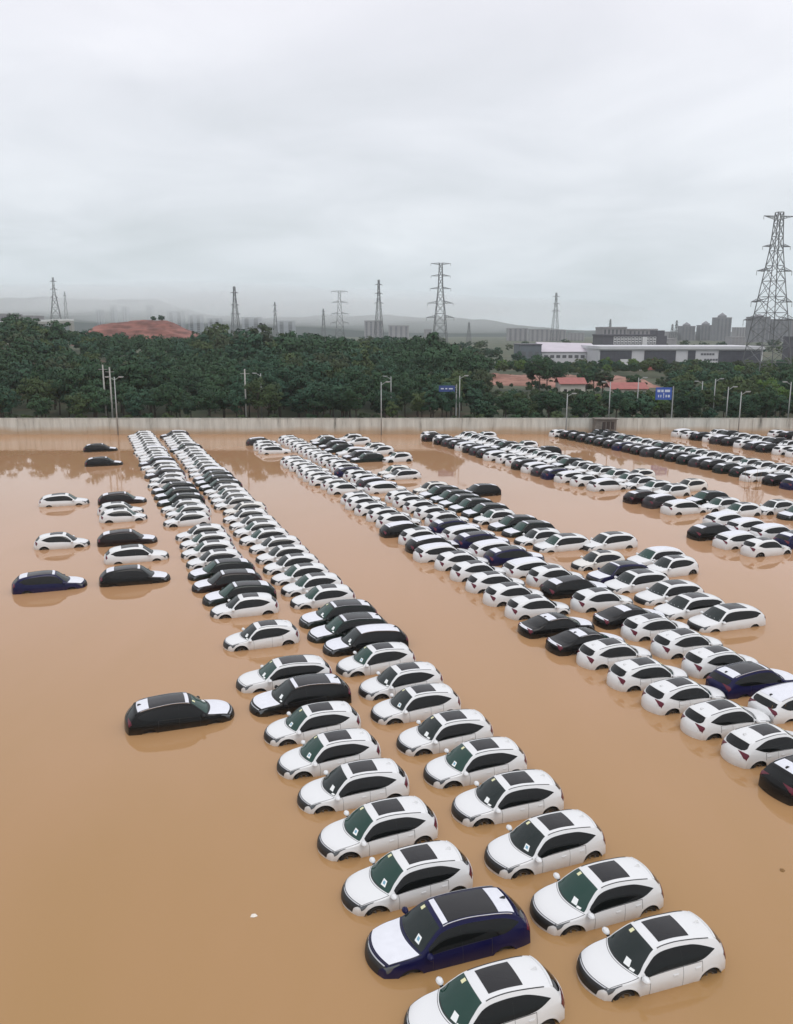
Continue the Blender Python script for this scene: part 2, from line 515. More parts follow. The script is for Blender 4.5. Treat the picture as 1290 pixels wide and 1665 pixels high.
def lathe_wheel(sp, ax, sd):
    r, hw = sp['wheel'], sp['hw']
    yo = sd * (hw - .085); yi = sd * (hw - .30)
    n = 20
    ty, ri = Part('tyre'), Part('rim')
    prof = [(r * .70, yo - sd * .012), (r * .93, yo), (r, yo - sd * .03), (r, yi)]
    V = []
    for k in range(n):
        t = 2 * math.pi * k / n
        for rr, y in prof: V.append((ax + math.cos(t) * rr, y, .34 + math.sin(t) * rr))
    m = len(prof)
    ty.add(V, [(k * m + j, ((k + 1) % n) * m + j, ((k + 1) % n) * m + j + 1, k * m + j + 1) for k in range(n) for j in range(m - 1)], 'tyre')
    V, F = [], []
    for k in range(5):
        t0 = 2 * math.pi * k / 5
        for dt, rr in ((-.22, .10), (.22, .10), (.13, r * .69), (-.13, r * .69)):
            V.append((ax + math.cos(t0 + dt) * rr, yo - sd * .02, .34 + math.sin(t0 + dt) * rr))
        F.append((4 * k, 4 * k + 1, 4 * k + 2, 4 * k + 3))
    b = len(V)
    for k in range(n):
        t = 2 * math.pi * k / n
        V.append((ax + math.cos(t) * r * .70, yo - sd * .012, .34 + math.sin(t) * r * .70))
        V.append((ax + math.cos(t) * r * .62, yo - sd * .02, .34 + math.sin(t) * r * .62))
    F += [(b + 2 * k, b + 2 * ((k + 1) % n), b + 2 * ((k + 1) % n) + 1, b + 2 * k + 1) for k in range(n)]
    ri.add(V, F, 'rim')
    return ty, ri

def mirror_part(sp, sd):
    p = Part('mirror')
    x0 = sp['ws'][1] - .36
    z0 = float(sp['_belt'](x0)) + .075
    y0 = sp['hw'] * .95
    n, m = 8, 6
    V = []
    for i in range(m + 1):
        u = math.pi * i / m
        for k in range(n):
            t = 2 * math.pi * k / n
            V.append((x0 + .10 * math.sin(u) * math.cos(t) + .02, sd * (y0 + .14 - .14 * math.cos(u)), z0 + .095 * math.sin(u) * math.sin(t) * (1.0 if math.sin(t) > 0 else .8)))
    F = [(i * n + k, i * n + (k + 1) % n, (i + 1) * n + (k + 1) % n, (i + 1) * n + k) for i in range(m) for k in range(n)]
    p.add(V, F, 'paint')
    b = MB().box(x0 - .03, x0 + .05, min(sd * (y0 - .06), sd * (y0 + .06)), max(sd * (y0 - .06), sd * (y0 + .06)), z0 - .085, z0 - .04)
    p.add(b.V, b.F, 'trim')
    return p

def fin_part(sp, mk='trim'):
    p = Part('antenna')
    xr = sp['roof'][0] + .17
    z = float(sp['_top'](xr)) - .005
    V = [(xr - .11, -.035, z), (xr + .12, -.03, z), (xr + .12, .03, z), (xr - .11, .035, z), (xr - .10, -.008, z + .07), (xr - .02, -.008, z + .075), (xr - .02, .008, z + .075), (xr - .10, .008, z + .07)]
    p.add(V, [(4, 5, 6, 7), (0, 1, 5, 4), (1, 2, 6, 5), (2, 3, 7, 6), (3, 0, 4, 7)], mk)
    return p

_bodies = {}
def make_parts(kind, style, lod, var=0):
    """list of (Part, parent part name or None). style: sunroof / pano (dark car with patches of film) / fullfilm / filmroof (white) / sedanfilm"""
    sp = SPEC[kind]
    out = []
    k = {0: 1.0, 1: .45, 2: .3}[lod]
    N = lambda n: max(3, int(round(n * k)) + (1 if lod else 0))
    L = np.linspace
    if (kind, lod) not in _bodies: _bodies[(kind, lod)] = body_part(sp, lod)
    out.append((_bodies[(kind, lod)], None))
    def tilt(top, bot): return lambda x: top + (bot - top) * 0
    # glass
    a, b = sp['ws']
    out.append((patch(sp, 'windscreen', L(a, b, N(14)), -.925, .925, N(19), 'screen', .006, rim='trim'), None))
    ra, rb = sp['rg']
    # rear glass narrows to rounded lower corners
    rw = lambda x: .60 + .30 * np.clip((x - ra) / (rb - ra) * 2.6, 0, 1) ** .5
    out.append((patch(sp, 'rear_window', L(ra, rb, N(10)), lambda x: -rw(x), rw, N(15), 'glass', .007, rim='trim'), None))
    wa, wb = sp['win']; wk = sp['wk']
    e1, e2 = (.40, .36) if kind == 'hatch' else (.52, .18) if kind == 'suv' else (.40, .30)
    zlo = lambda x: 1.93 - e1 * np.clip((wk - x) / (wk - wa), 0, 1) ** 2.2
    zhi = lambda x: 1.15 + e2 * np.clip((wk - x) / (wk - wa), 0, 1) ** 1.6
    dmid = sp['doors'][1]
    for sd in (1, -1):
        if lod < 2:
            out.append((patch(sp, 'side_window', L(wa, dmid - .0005, N(12)), zhi, zlo, N(6), 'glass', .006, sd, rim='trim'), None))
            out.append((patch(sp, 'side_window', L(dmid + .0005, wb, N(12)), zhi, zlo, N(6), 'glass', .006, sd, rim='trim'), None))
        else:
            out.append((patch(sp, 'side_window', L(wa, wb, 7), zhi, zlo, 3, 'glass', .008, sd, skirt=False), None))
    # roof
    sa, sb, sw = sp['sun']
    ro0, ro1 = sp['roof']
    if style == 'sunroof':
        out.append((patch(sp, 'sunroof', L(sa, sb, N(9)), -sw, sw, N(11), 'roofglass', .008, rim='trim'), None))
    elif style == 'pano':
        f1 = ro1 - .04; f0 = f1 - .16
        out.append((patch(sp, 'protective_film', L(f0, f1, N(4)), -.86, .86, N(11), 'film', .011), None))
        out.append((patch(sp, 'protective_film', L(ro0 + .02, ro0 + .52, N(6)), -.84, .84, N(11), 'film', .011), None))
        out.append((patch(sp, 'roof_glass', L(ro0 + .54, f0 - .02, N(9)), -.86, .86, N(11), 'roofglass', .006, rim='trim'), None))
    elif style in ('fullfilm', 'filmroof'):
        out.append((patch(sp, 'protective_film', L(ro0 + .05, ro1 - .02, N(12)), -.90, .90, N(13), 'film', .011), None))
    elif style == 'sedanfilm':
        out.append((patch(sp, 'protective_film', L(ro0 + .05, ro0 + .60, N(6)), -.82, .82, N(11), 'film', .011), None))
        out.append((patch(sp, 'protective_film', L(-2.285, -2.14, N(4)), -.93, .93, N(11), 'film', .009), None))
        out.append((patch(sp, 'sunroof', L(sa, sb, N(6)), -sw, sw, N(9), 'roofglass', .008, rim='trim'), None))
    h0, h1 = sp['hood']
    hedge = lambda x: .93 + 0 * x
    if style in ('pano', 'fullfilm', 'sedanfilm'):
        out.append((patch(sp, 'protective_film', L(h0, h1, N(10)), -.965, .965, N(15), 'film', .010), None))
    if lod == 2:
        out.append((patch(sp, 'grille', L(sp['x1'] - .13, sp['x1'] - .015, 4), -.85, .85, 7, 'trim', .006, skirt=False), None))
        for sd in (1, -1):
            out.append((patch(sp, 'tail_light', L(sp['x0'] + .05, sp['x0'] + .20, 3), .9, 2.2, 3, 'tail', .008, sd, skirt=False), None))
        return out
    for sd in (1, -1):
        # headlight sweeps back along the wing
        x1 = sp['x1']
        out.append((patch(sp, 'headlight', L(x1 - .44, x1 - .075, N(9)), lambda x: 1.35 - .45 * np.clip((x - x1 + .22) / .14, 0, 1), lambda x: 1.75 + .42 * np.clip((x - (x1 - .44)) / .30, 0, 1), N(6), 'lamp', .008, sd, rim='trim'), None))
        x0 = sp['x0']
        out.append((patch(sp, 'tail_light', L(x0 + .05, x0 + .175, N(8)), lambda x: .93 - .50 * np.clip((x - x0 - .05) / .12, 0, 1), lambda x: 2.10 - .03 * np.clip((x - x0 - .04) / .2, 0, 1), N(7), 'tail', .010, sd, rim='trim'), None))
    out.append((patch(sp, 'grille', L(x1 - .125, x1 - .006, N(8)), lambda x: -.98 + .20 * np.clip((x - x1 + .10) / .09, 0, 1), lambda x: .98 - .20 * np.clip((x - x1 + .10) / .09, 0, 1), N(17), 'trim', .007), None))
    for ax in (sp['axle'], -sp['axle']):
        for sd in (1, -1):
            ty, ri = lathe_wheel(sp, ax, sd)
            if lod == 0:
                w = Part('wheel'); w.V, w.F, w.M = ty.V, ty.F, ty.M
                out.append((w, None)); out.append((ri, 'wheel'))
            else:
                w = Part('wheel'); w.add(ty.V, ty.F, 'tyre'); w.add(ri.V, ri.F, 'rim')
                out.append((w, None))
    if lod == 1:
        for sd in (1, -1): out.append((mirror_part(sp, sd), None))
        return out
    # ---- near cars only
    out.append((patch(sp, 'bonnet', L(h0 - .03, h1 + .03, 14), -.985, .985, 17, 'paint', .0045, rim='trim', seam=True), None))
    d0, d1, d2 = sp['doors']
    for sd in (1, -1):
        out.append((patch(sp, 'door', L(d1 + .005, d0, 10), lambda x: 1.97 + 0 * x, 2.96, 12, 'paint', .0045, sd, rim='trim', seam=True), None))
        hx = d1 + .16
        hp = patch(sp, 'door_handle', L(hx, hx + .17, 3), 2.16, 2.215, 3, 'paint', .024, sd); out.append((hp, 'door'))
        # the rear door's edge follows the wheel arch
        out.append((patch(sp, 'door', L(d2 + .12, d1 - .005, 9), lambda x: 1.97 + 0 * x, lambda x: 2.96 - .45 * np.clip((d2 + .32 - x) / .2, 0, 1) ** 1.5, 12, 'paint', .0045, sd, rim='trim', seam=True), None))
        hx = d2 + .18
        hp = patch(sp, 'door_handle', L(hx, hx + .17, 3), 2.13, 2.185, 3, 'paint', .024, sd); out.append((hp, 'door'))
        out.append((mirror_part(sp, sd), None))
        rail = patch(sp, 'roof_rail', L(ro0 + .12, ro1 - .02, 16), .945, .985, 2, 'trim' if style == 'sunroof' else 'chrome', .012 if style == 'sunroof' else .03, sd); out.append((rail, None))
    # tailgate seam, badge bar and grille bar
    x0 = sp['x0']
    out.append((patch(sp, 'tailgate', L(x0 + .02, ra - .012, 8), -.80, .80, 13, 'paint', .005, rim='trim'), None))
    out.append((patch(sp, 'chrome_bar', L(x1 - .135, x1 - .108, 3), -.92, .92, 17, 'chrome', .016), None))
    out.append((patch(sp, 'spoiler_lip', L(rb - .015, rb + .05, 3), -.93, .93, 13, 'paint', .022), None))
    out.append((fin_part(sp, 'paint' if style == 'sunroof' else 'trim'), None))
    # wipers rest at the foot of the windscreen, papers inside it
    wx = b
    for (y0, y1) in ((-.55, -.02), (.02, .58)):
        out.append((patch(sp, 'wiper', L(wx - .035, wx - .018, 2), y0, y1, 8, 'trim', .016), 'windscreen'))
    if var != 2:
        out.append((patch(sp, 'windscreen_sticker', L(a + .03, a + .15, 3), -.72 + .12 * var, -.52 + .12 * var, 4, 'paper_y', .010), 'windscreen'))
    ya = (.44, .36, .48, .25)[var]; xb = b - (.10, .06, .12, .05)[var]
    out.append((patch(sp, 'windscreen_sticker', L(xb - .17, xb, 3), lambda x: ya + .5 * (x - xb), lambda x: ya + .24 + .5 * (x - xb), 4, 'paper', .010), 'windscreen'))
    if var in (0, 3):
        out.append((patch(sp, 'windscreen_sticker', L(xb - .13, xb - .05, 3), lambda x: ya + .06 + .5 * (x - xb), lambda x: ya + .18 + .5 * (x - xb), 4, 'blueprint', .013), 'windscreen'))
    if var in (1, 2):
        out.append((patch(sp, 'windscreen_sticker', L(b - .09, b - .02, 3), ya + .26, ya + .42, 4, 'paper', .010), 'windscreen'))
    return out

KEYMAT = dict(well='well', glass='glass', roofglass='roofglass', trim='trim', chrome='chrome', lamp='lamp', tail='tail', tyre='tyre', rim='rim', film='film', paper='paper', paper_y='paper_y', blueprint='blueprint', screen='screen')
_mesh_cache = {}
def part_mesh(p, paintkey, screenkey, cid):
    keys = list(dict.fromkeys(p.M))
    mats = [M[paintkey] if k == 'paint' else M[screenkey] if k == 'screen' else M[KEYMAT[k]] for k in keys]
    me = mesh_of(p.name, p.V, p.F, mats, [keys.index(k) for k in p.M])
    bm = bmesh.new(); bm.from_mesh(me)
    bmesh.ops.remove_doubles(bm, verts=bm.verts, dist=0.0004)
    bmesh.ops.recalc_face_normals(bm, faces=bm.faces)
    for f in bm.faces: f.smooth = True
    if p.name == 'body':
        # the shell is open below: turn it outwards
        c = sum((f.normal.z * f.calc_area() for f in bm.faces if f.calc_center_median().z > .9), 0.0)
        if c < 0: bmesh.ops.reverse_faces(bm, faces=bm.faces)
    bm.to_mesh(me); bm.free()
    me.set_sharp_from_angle(angle=R(38))
    return me

def car_meshes(kind, style, lod, paintkey, screenkey, var=0):
    key = (kind, style, lod, paintkey, screenkey, var)
    if key in _mesh_cache: return _mesh_cache[key]
    parts = make_parts(kind, style, lod, var)
    if lod == 2:
        j = Part('parked_car')
        for p, _ in parts:
            b = len(j.V); j.V += p.V; j.F += [tuple(b + i for i in f) for f in p.F]; j.M += p.M
        res = [(part_mesh(j, paintkey, screenkey, key), None, None)]
    else:
        res = [(part_mesh(p, paintkey, screenkey, key), p.name, par) for p, par in parts]
    _mesh_cache[key] = res
    return res

_proto = {}
def place_car(x, y, rz, z, kind, style, lod, paintkey, screenkey, label, group):
    key = (kind, style, lod, paintkey, screenkey, random.randrange(4) if lod == 0 else 0)
    ms = car_meshes(*key)
    if lod == 2:
        root = link('parked_car', ms[0][0], None, (x, y, z), rz)
    elif key not in _proto:
        root = empty('parked_car', (x, y, z), rz)
        last = {}
        for me, name, par in ms:
            o = link(name, me, last[par] if par else root)
            last[name] = o
        _proto[key] = root
    else:
        src = _proto[key]
        root = src.copy(); COL.objects.link(root)
        root.location = (x, y, z); root.rotation_euler = (0, 0, rz)
        for ch in src.children:
            c = ch.copy(); COL.objects.link(c); c.parent = root
            for g in ch.children:
                d = g.copy(); COL.objects.link(d); d.parent = c
    tag(root, label, 'car', group)
    return root

# ------------------------------------------------------------------ ground, water
LX = [-.47, -.25, -.07, .05, .10, .2, .6]
LZ = [11.5, 7.6, 5.6, 4.6, 1.0, .6, .6]
WALL_Y = 144.6
def gh(x, y):
    x = np.asarray(x, float); y = np.asarray(y, float)
    b = x / np.maximum(y, 1)
    rise = ss(160, 320, y) * np.interp(b, LX, LZ)
    z = np.where(y < WALL_Y + .6, -.62, .35 + rise)
    far = ss(500, 900, y)
    z = z * (1 - far) + far * 2.5
    return np.where(y < WALL_Y + .6, -.62, z)

xs = np.concatenate([np.linspace(-5200, -420, 14), np.linspace(-380, 380, 77), np.linspace(420, 5200, 14)])
ys = np.concatenate([[-700, -200, -40], np.linspace(0, 144, 13), [WALL_Y + .58, WALL_Y + .62], np.linspace(150, 520, 50), np.linspace(560, 1000, 12), np.linspace(1200, 6500, 12)])
X, Y = np.meshgrid(xs, ys, indexing='ij')
Z = gh(X, Y)
nzv = np.array([[noise.noise((a * .02, b_ * .02, 0)) for b_ in ys] for a in xs])
Z = np.where(Y > WALL_Y + 5, Z + nzv * .8, Z)
m_ground, nt, b = new_mat('grassy_soil')
b.inputs['Roughness'].default_value = .95
g = nt.nodes.new('ShaderNodeNewGeometry')
nz = nt.nodes.new('ShaderNodeTexNoise'); nz.inputs['Scale'].default_value = .045; nz.inputs['Detail'].default_value = 9; nz.inputs['Roughness'].default_value = .65
nt.links.new(g.outputs['Position'], nz.inputs['Vector'])
cr = nt.nodes.new('ShaderNodeValToRGB')
cr.color_ramp.elements[0].position = .36; cr.color_ramp.elements[0].color = (.030, .045, .024, 1)
cr.color_ramp.elements[1].position = .68; cr.color_ramp.elements[1].color = (.13, .085, .06, 1)
e = cr.color_ramp.elements.new(.52); e.color = (.055, .070, .034, 1)
nt.links.new(nz.outputs['Fac'], cr.inputs[0]); nt.links.new(cr.outputs[0], b.inputs['Base Color'])
tag(link('ground', mesh_of('ground', np.stack([X, Y, Z], -1).reshape(-1, 3), grid_faces(len(xs), len(ys)), m_ground, smooth=True)), kind='structure')

m_water, nt, b = new_mat('muddy_water')
b.inputs['IOR'].default_value = 1.333
b.inputs['Roughness'].default_value = .035
g = nt.nodes.new('ShaderNodeNewGeometry')
mp = nt.nodes.new('ShaderNodeMapping')
mp.inputs['Rotation'].default_value = (0, 0, R(-20)); mp.inputs['Scale'].default_value = (.9, .28, 1)
nt.links.new(g.outputs['Position'], mp.inputs['Vector'])
nz = nt.nodes.new('ShaderNodeTexNoise'); nz.inputs['Scale'].default_value = .10; nz.inputs['Detail'].default_value = 5; nz.inputs['Roughness'].default_value = .55; nz.inputs['Distortion'].default_value = .8
nt.links.new(mp.outputs[0], nz.inputs['Vector'])
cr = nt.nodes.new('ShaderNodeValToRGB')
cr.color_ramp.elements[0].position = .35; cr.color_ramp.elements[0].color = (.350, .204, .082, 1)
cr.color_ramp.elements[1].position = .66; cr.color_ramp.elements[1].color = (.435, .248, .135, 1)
# base colour shifts from ochre near to paler pink far: extra sky reflection painted in
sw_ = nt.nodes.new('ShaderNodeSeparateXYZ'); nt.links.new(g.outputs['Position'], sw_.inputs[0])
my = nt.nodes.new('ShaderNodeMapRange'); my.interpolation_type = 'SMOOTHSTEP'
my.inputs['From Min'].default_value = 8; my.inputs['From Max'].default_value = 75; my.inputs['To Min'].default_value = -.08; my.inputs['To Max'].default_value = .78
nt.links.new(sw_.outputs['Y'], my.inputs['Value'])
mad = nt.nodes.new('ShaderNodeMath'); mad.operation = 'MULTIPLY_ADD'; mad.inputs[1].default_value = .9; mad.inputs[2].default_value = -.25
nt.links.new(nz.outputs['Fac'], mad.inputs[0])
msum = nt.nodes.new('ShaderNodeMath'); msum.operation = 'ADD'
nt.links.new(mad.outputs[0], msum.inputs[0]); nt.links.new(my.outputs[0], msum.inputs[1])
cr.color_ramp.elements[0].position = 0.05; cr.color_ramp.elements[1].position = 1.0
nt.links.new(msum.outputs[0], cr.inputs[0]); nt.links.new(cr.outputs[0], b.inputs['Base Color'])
n2 = nt.nodes.new('ShaderNodeTexNoise'); n2.inputs['Scale'].default_value = .9; n2.inputs['Detail'].default_value = 3
nt.links.new(mp.outputs[0], n2.inputs['Vector'])
bp = nt.nodes.new('ShaderNodeBump'); bp.inputs['Strength'].default_value = .025; bp.inputs['Distance'].default_value = .25
nt.links.new(n2.outputs['Fac'], bp.inputs['Height']); nt.links.new(bp.outputs[0], b.inputs['Normal'])
wx = np.linspace(-260, 260, 27); wy = np.linspace(-120, WALL_Y + .3, 20)
X, Y = np.meshgrid(wx, wy, indexing='ij')
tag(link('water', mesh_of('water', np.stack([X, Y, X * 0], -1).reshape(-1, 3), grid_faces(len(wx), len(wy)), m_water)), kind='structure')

# ------------------------------------------------------------------ concrete boundary wall
m_wall, nt, b = new_mat('weathered_concrete')
b.inputs['Roughness'].default_value = .85
g = nt.nodes.new('ShaderNodeNewGeometry')
sx = nt.nodes.new('ShaderNodeSeparateXYZ'); nt.links.new(g.outputs['Position'], sx.inputs[0])
mp = nt.nodes.new('ShaderNodeMapping'); mp.inputs['Scale'].default_value = (1.0, 1.0, .10)
nt.links.new(g.outputs['Position'], mp.inputs['Vector'])
nz = nt.nodes.new('ShaderNodeTexNoise'); nz.inputs['Scale'].default_value = .9; nz.inputs['Detail'].default_value = 7; nz.inputs['Roughness'].default_value = .7
nt.links.new(mp.outputs[0], nz.inputs['Vector'])
nb = nt.nodes.new('ShaderNodeTexNoise'); nb.inputs['Scale'].default_value = .16; nb.inputs['Detail'].default_value = 4
nt.links.new(g.outputs['Position'], nb.inputs['Vector'])
cr = nt.nodes.new('ShaderNodeValToRGB')
cr.color_ramp.elements[0].position = .30; cr.color_ramp.elements[0].color = (.12, .12, .105, 1)
cr.color_ramp.elements[1].position = .60; cr.color_ramp.elements[1].color = (.60, .60, .55, 1)
e = cr.color_ramp.elements.new(.42); e.color = (.46, .455, .41, 1)
nt.links.new(nz.outputs['Fac'], cr.inputs[0])
# mud line left by the flood, wavy, up to about a metre
ad = nt.nodes.new('ShaderNodeMath'); ad.operation = 'MULTIPLY_ADD'; ad.inputs[1].default_value = 1.6; ad.inputs[2].default_value = -.8
nt.links.new(nb.outputs['Fac'], ad.inputs[0])
a2 = nt.nodes.new('ShaderNodeMath'); a2.operation = 'SUBTRACT'
nt.links.new(sx.outputs['Z'], a2.inputs[0]); nt.links.new(ad.outputs[0], a2.inputs[1])
mr = nt.nodes.new('ShaderNodeMapRange'); mr.inputs['From Min'].default_value = .45; mr.inputs['From Max'].default_value = 1.35; mr.inputs['To Min'].default_value = .8; mr.inputs['To Max'].default_value = 0
nt.links.new(a2.outputs[0], mr.inputs['Value'])
mxc = nt.nodes.new('ShaderNodeMix'); mxc.data_type = 'RGBA'; mxc.inputs[7].default_value = (.42, .29, .17, 1)
nt.links.new(mr.outputs[0], mxc.inputs[0]); nt.links.new(cr.outputs[0], mxc.inputs[6])
nt.links.new(mxc.outputs[2], b.inputs['Base Color'])
bp = nt.nodes.new('ShaderNodeBump'); bp.inputs['Strength'].default_value = .25
nt.links.new(nz.outputs['Fac'], bp.inputs['Height']); nt.links.new(bp.outputs[0], b.inputs['Normal'])

wall = empty('boundary_wall', (0, WALL_Y, 0))
tag(wall, 'long stained concrete wall between the flooded lot and the trees', 'wall')
PW = 3.9
pan = [mesh_of('wall_panel', *(lambda m: (m.V, m.F))(MB().box(-PW / 2 + .12, PW / 2 - .12, 0, .22, -.7, h)), m_wall) for h in (2.62, 2.58, 2.66)]
post = mesh_of('wall_post', *(lambda m: (m.V, m.F))(MB().box(-.14, .14, -.10, .30, -.7, 2.72)), m_wall)
cap = mesh_of('coping', *(lambda m: (m.V, m.F))(MB().box(-PW / 2 + .145, PW / 2 - .145, -.05, .27, 2.66, 2.75)), m_wall)
for i in range(-20, 21):
    link('wall_panel', pan[random.randrange(3)], wall, (i * PW, 0, 0))
    link('wall_post', post, wall, (i * PW + PW / 2, 0, 0))
    link('coping', cap, wall, (i * PW, 0, 0))

# small barred pump house against the wall
m_render = plain('grey_render', (.17, .15, .13), .9, vary=.3, scale=2)
m_dark = plain('dark_opening', (.012, .012, .013), .5)
m_bar = plain('rusty_bar', (.16, .11, .09), .7)
c = at(986, 690, WALL_Y - 2.4)
hut = empty('pump_house', (c.x, WALL_Y - 2.4, 0))
tag(hut, 'small grey hut with barred dark openings against the wall', 'hut')
MB().box(-1.75, 1.75, .1, 2.2, -.7, 2.75).build('hut_wall', m_render, hut)
MB().box(-1.9, 1.9, -.15, 2.25, 2.753, 2.87).build('roof_slab', m_render, hut)
for k in range(3):
    xo = -.35 + k * .72
    w_ = MB().box(xo - .26, xo + .26, .06, .0985, 1.15, 2.35).build('opening', m_dark, hut)
    mb = MB()
    for q in (-.13, .0, .13): mb.bar((xo + q, .03, 1.1), (xo + q, .03, 2.4), .022)
    mb.build('bars', m_bar, w_)

# ------------------------------------------------------------------ cars
U = (math.cos(R(110)), math.sin(R(110)))
NN = (U[1], -U[0])
# (s along the row, car code, optional t); codes: w white hatchback with sunroof, c pearl, v white suv with sunroof, W white with film roof,
# k black, n navy, d dark green, b brown, g grey with patches of film, F black with film over the whole roof, s black saloon
ROWS = []
def fill(a, b, step, code, dark=()):
    out = []; x = a; i = 0
    while x <= b:
        out.append((x, dark[i % len(dark)] if dark else code)); x += step; i += 1
    return out
ROWS.append(('first long row from left', 200, 8.75, 0.0, 5,
  [(16.9, 'w'), (19.8, 'n', 8.95), (22.5, 'w'), (25.4, 'w'), (28.35, 'w'), (31.1, 'w', 8.6), (34.0, 'w'), (37.1, 'k', 8.85), (39.9, 'v', 8.7), (45.7, 'w', 8.7), (51.4, 'w'),
   (54.1, 'd', 8.9), (57.2, 'b', 8.6), (60.3, 'd'), (63.3, 'w'), (66.3, 'w', 8.6), (69.3, 'w', 8.8), (72.4, 'w'), (78.2, 'w', 8.3), (81.5, 'w'), (84.3, 'w', 8.6), (87.8, 'd'), (91.4, 'd'), (94.9, 'd'),
   (98.6, 'w', 8.4), (101.8, 'w'), (105.3, 'g'), (108.6, 'w'), (111.8, 'W'), (115.2, 'g')] + [(118.3 + 2.9 * i, c) for i, c in enumerate('wwwWwwwwwww')]))
ROWS.append(('second long row from left', 200, 13.8, 0.0, 5,
  [(17.0, 'w', 13.9), (19.7, 'w', 13.9), (22.6, 'w'), (25.6, 'w', 13.9), (28.4, 'w'), (31.2, 'w'), (34.3, 'w', 13.65), (37.0, 'w'), (40.1, 'w', 13.65), (43.0, 'F', 14.0), (45.3, 'd'), (47.8, 'd'),
   (51.5, 'w'), (54.3, 'w'), (57.1, 'w'), (59.9, 'w'), (62.9, 'w'), (66.0, 'w'), (69.0, 'w', 13.6), (72.0, 'w', 13.6), (74.7, 'w'), (77.7, 'w', 13.6), (81.0, 'c', 14.1), (84.2, 'w'), (86.7, 'w'), (89.4, 'w'), (92.0, 'w'),
   (94.9, 'd'), (98.0, 'd'), (100.9, 'd', 13.9), (104.1, 'W'), (107.3, 'w')] + [(110.2 + 2.9 * i, c) for i, c in enumerate('wwwwwwdwwwwwg')]))
ROWS.append(('stray cars at the far left', 19, 2.5, 0.0, 3,
  [(37.2, 'k', 2.9), (61.2, 'n', -3.3), (60.8, 'k', 2.3), (66.9, 'v', 2.8), (72.7, 'b', 2.4), (73.3, 'w', -2.7), (82.0, 'w', 2.5), (85.3, 'w', 2.4), (90.7, 'b', 2.8), (91.8, 'v', -2.8), (117.8, 'k', 1.7), (132.3, 'k', 1.6)]))
ROWS.append(('third long row from left', 20, 25.6, 0.0, 4,
  [(22.9, 'k', 25.7), (25.6, 'w', 25.75), (28.2, 'w', 25.75), (30.9, 'w'), (33.6, 'w'), (36.6, 'w'), (38.9, 's', 25.3), (41.8, 's', 25.1), (44.9, 'w'), (47.8, 'w', 25.4), (50.7, 'w'), (53.6, 'w'), (56.5, 'w'), (59.3, 'W', 25.3),
   (62.0, 'F'), (64.7, 'w'), (67.7, 'F', 25.4), (71.1, 'w', 25.9), (73.9, 'w', 25.9), (76.9, 'w'), (79.7, 'w'), (82.4, 'w', 25.9), (88.2, 'w', 26.1), (91.0, 'w', 26.1), (94.0, 'w'), (96.7, 'w'), (99.4, 'w'), (102.0, 'w', 25.9), (104.6, 'w'), (107.3, 'w'), (110.0, 'w'),
   (121.4, 'v', 25.3), (124.8, 'w', 25), (128.1, 'w'), (131.5, 'g', 25.3)]))
ROWS.append(('fourth long row from left', 20, 30.2, 0.0, 4,
  [(28.5, 'W'), (31.3, 'n', 30.1), (33.7, 'w'), (36.5, 'w'), (39.3, 'w'), (41.6, 's', 30.1), (44.8, 'w'), (47.9, 'k', 30.1), (50.6, 'w'), (53.1, 'W', 29.8), (56.5, 'n', 30), (58.9, 'W', 29.8), (61.8, 'n', 29.8), (64.4, 'W', 29.8), (67.3, 'n', 29.8),
   (70.2, 'w'), (73.3, 'w', 30.4), (76.3, 'w', 30.4), (79.2, 'w', 30.4), (81.8, 'w', 30.5), (87.3, 'W', 30.3), (90.3, 'g'), (93.3, 'w'), (96.3, 'w'), (98.9, 'n'), (101.8, 'w'), (104.8, 'w', 30.5), (107.8, 'w'), (110.6, 'w'), (113.2, 'w'), (115.8, 'w'), (118.6, 'w'), (121.4, 'w', 30),
   (124.3, 'w'), (127.2, 'w'), (130, 'w'), (132.8, 'w')]))
ROWS.append(('fifth long row from left', 200, 35.4, 0.0, 5,
  [(39.2, 'v', 35.5), (41.8, 'v', 34.9), (44.6, 'v', 35.5), (47.5, 'v', 35.0), (49.9, 'n', 35.2), (53.0, 'c', 35.6), (58.7, 'v', 35.8), (61.2, 'w', 35.1), (64.1, 'd', 35.7), (66.6, 'd', 35.6), (69.4, 'w', 35.1), (72.4, 'd', 35.6), (75.1, 'd'), (77.6, 'd'), (80.1, 'd'), (82.7, 'd', 35.2), (85.3, 'c', 35.3),
   (94.8, 'v'), (97.5, 'c'), (109.2, 'd', 35.7), (112.3, 'g'), (115.7, 'W'), (119.5, 'd', 34.8), (123.8, 'g', 35.1), (127.6, 'd', 35), (130.9, 'w')]))
ROWS.append(('loose cars right of fifth row', 200, 39.7, .08, 5,
  [(49.6, 'w', 39.5), (52.2, 'W', 40.1), (57.7, 'v', 39.6), (81.8, 'k', 39.4), (107.9, 'w'), (115.2, 'w'), (118.6, 'w'), (126.1, 'w'), (130.5, 'w')]))
ROWS.append(('short row at right edge', 20, 49.9, .09, 2,
  [(51.8, 'w'), (54.5, 'W'), (57.6, 'k', 49.8)]))
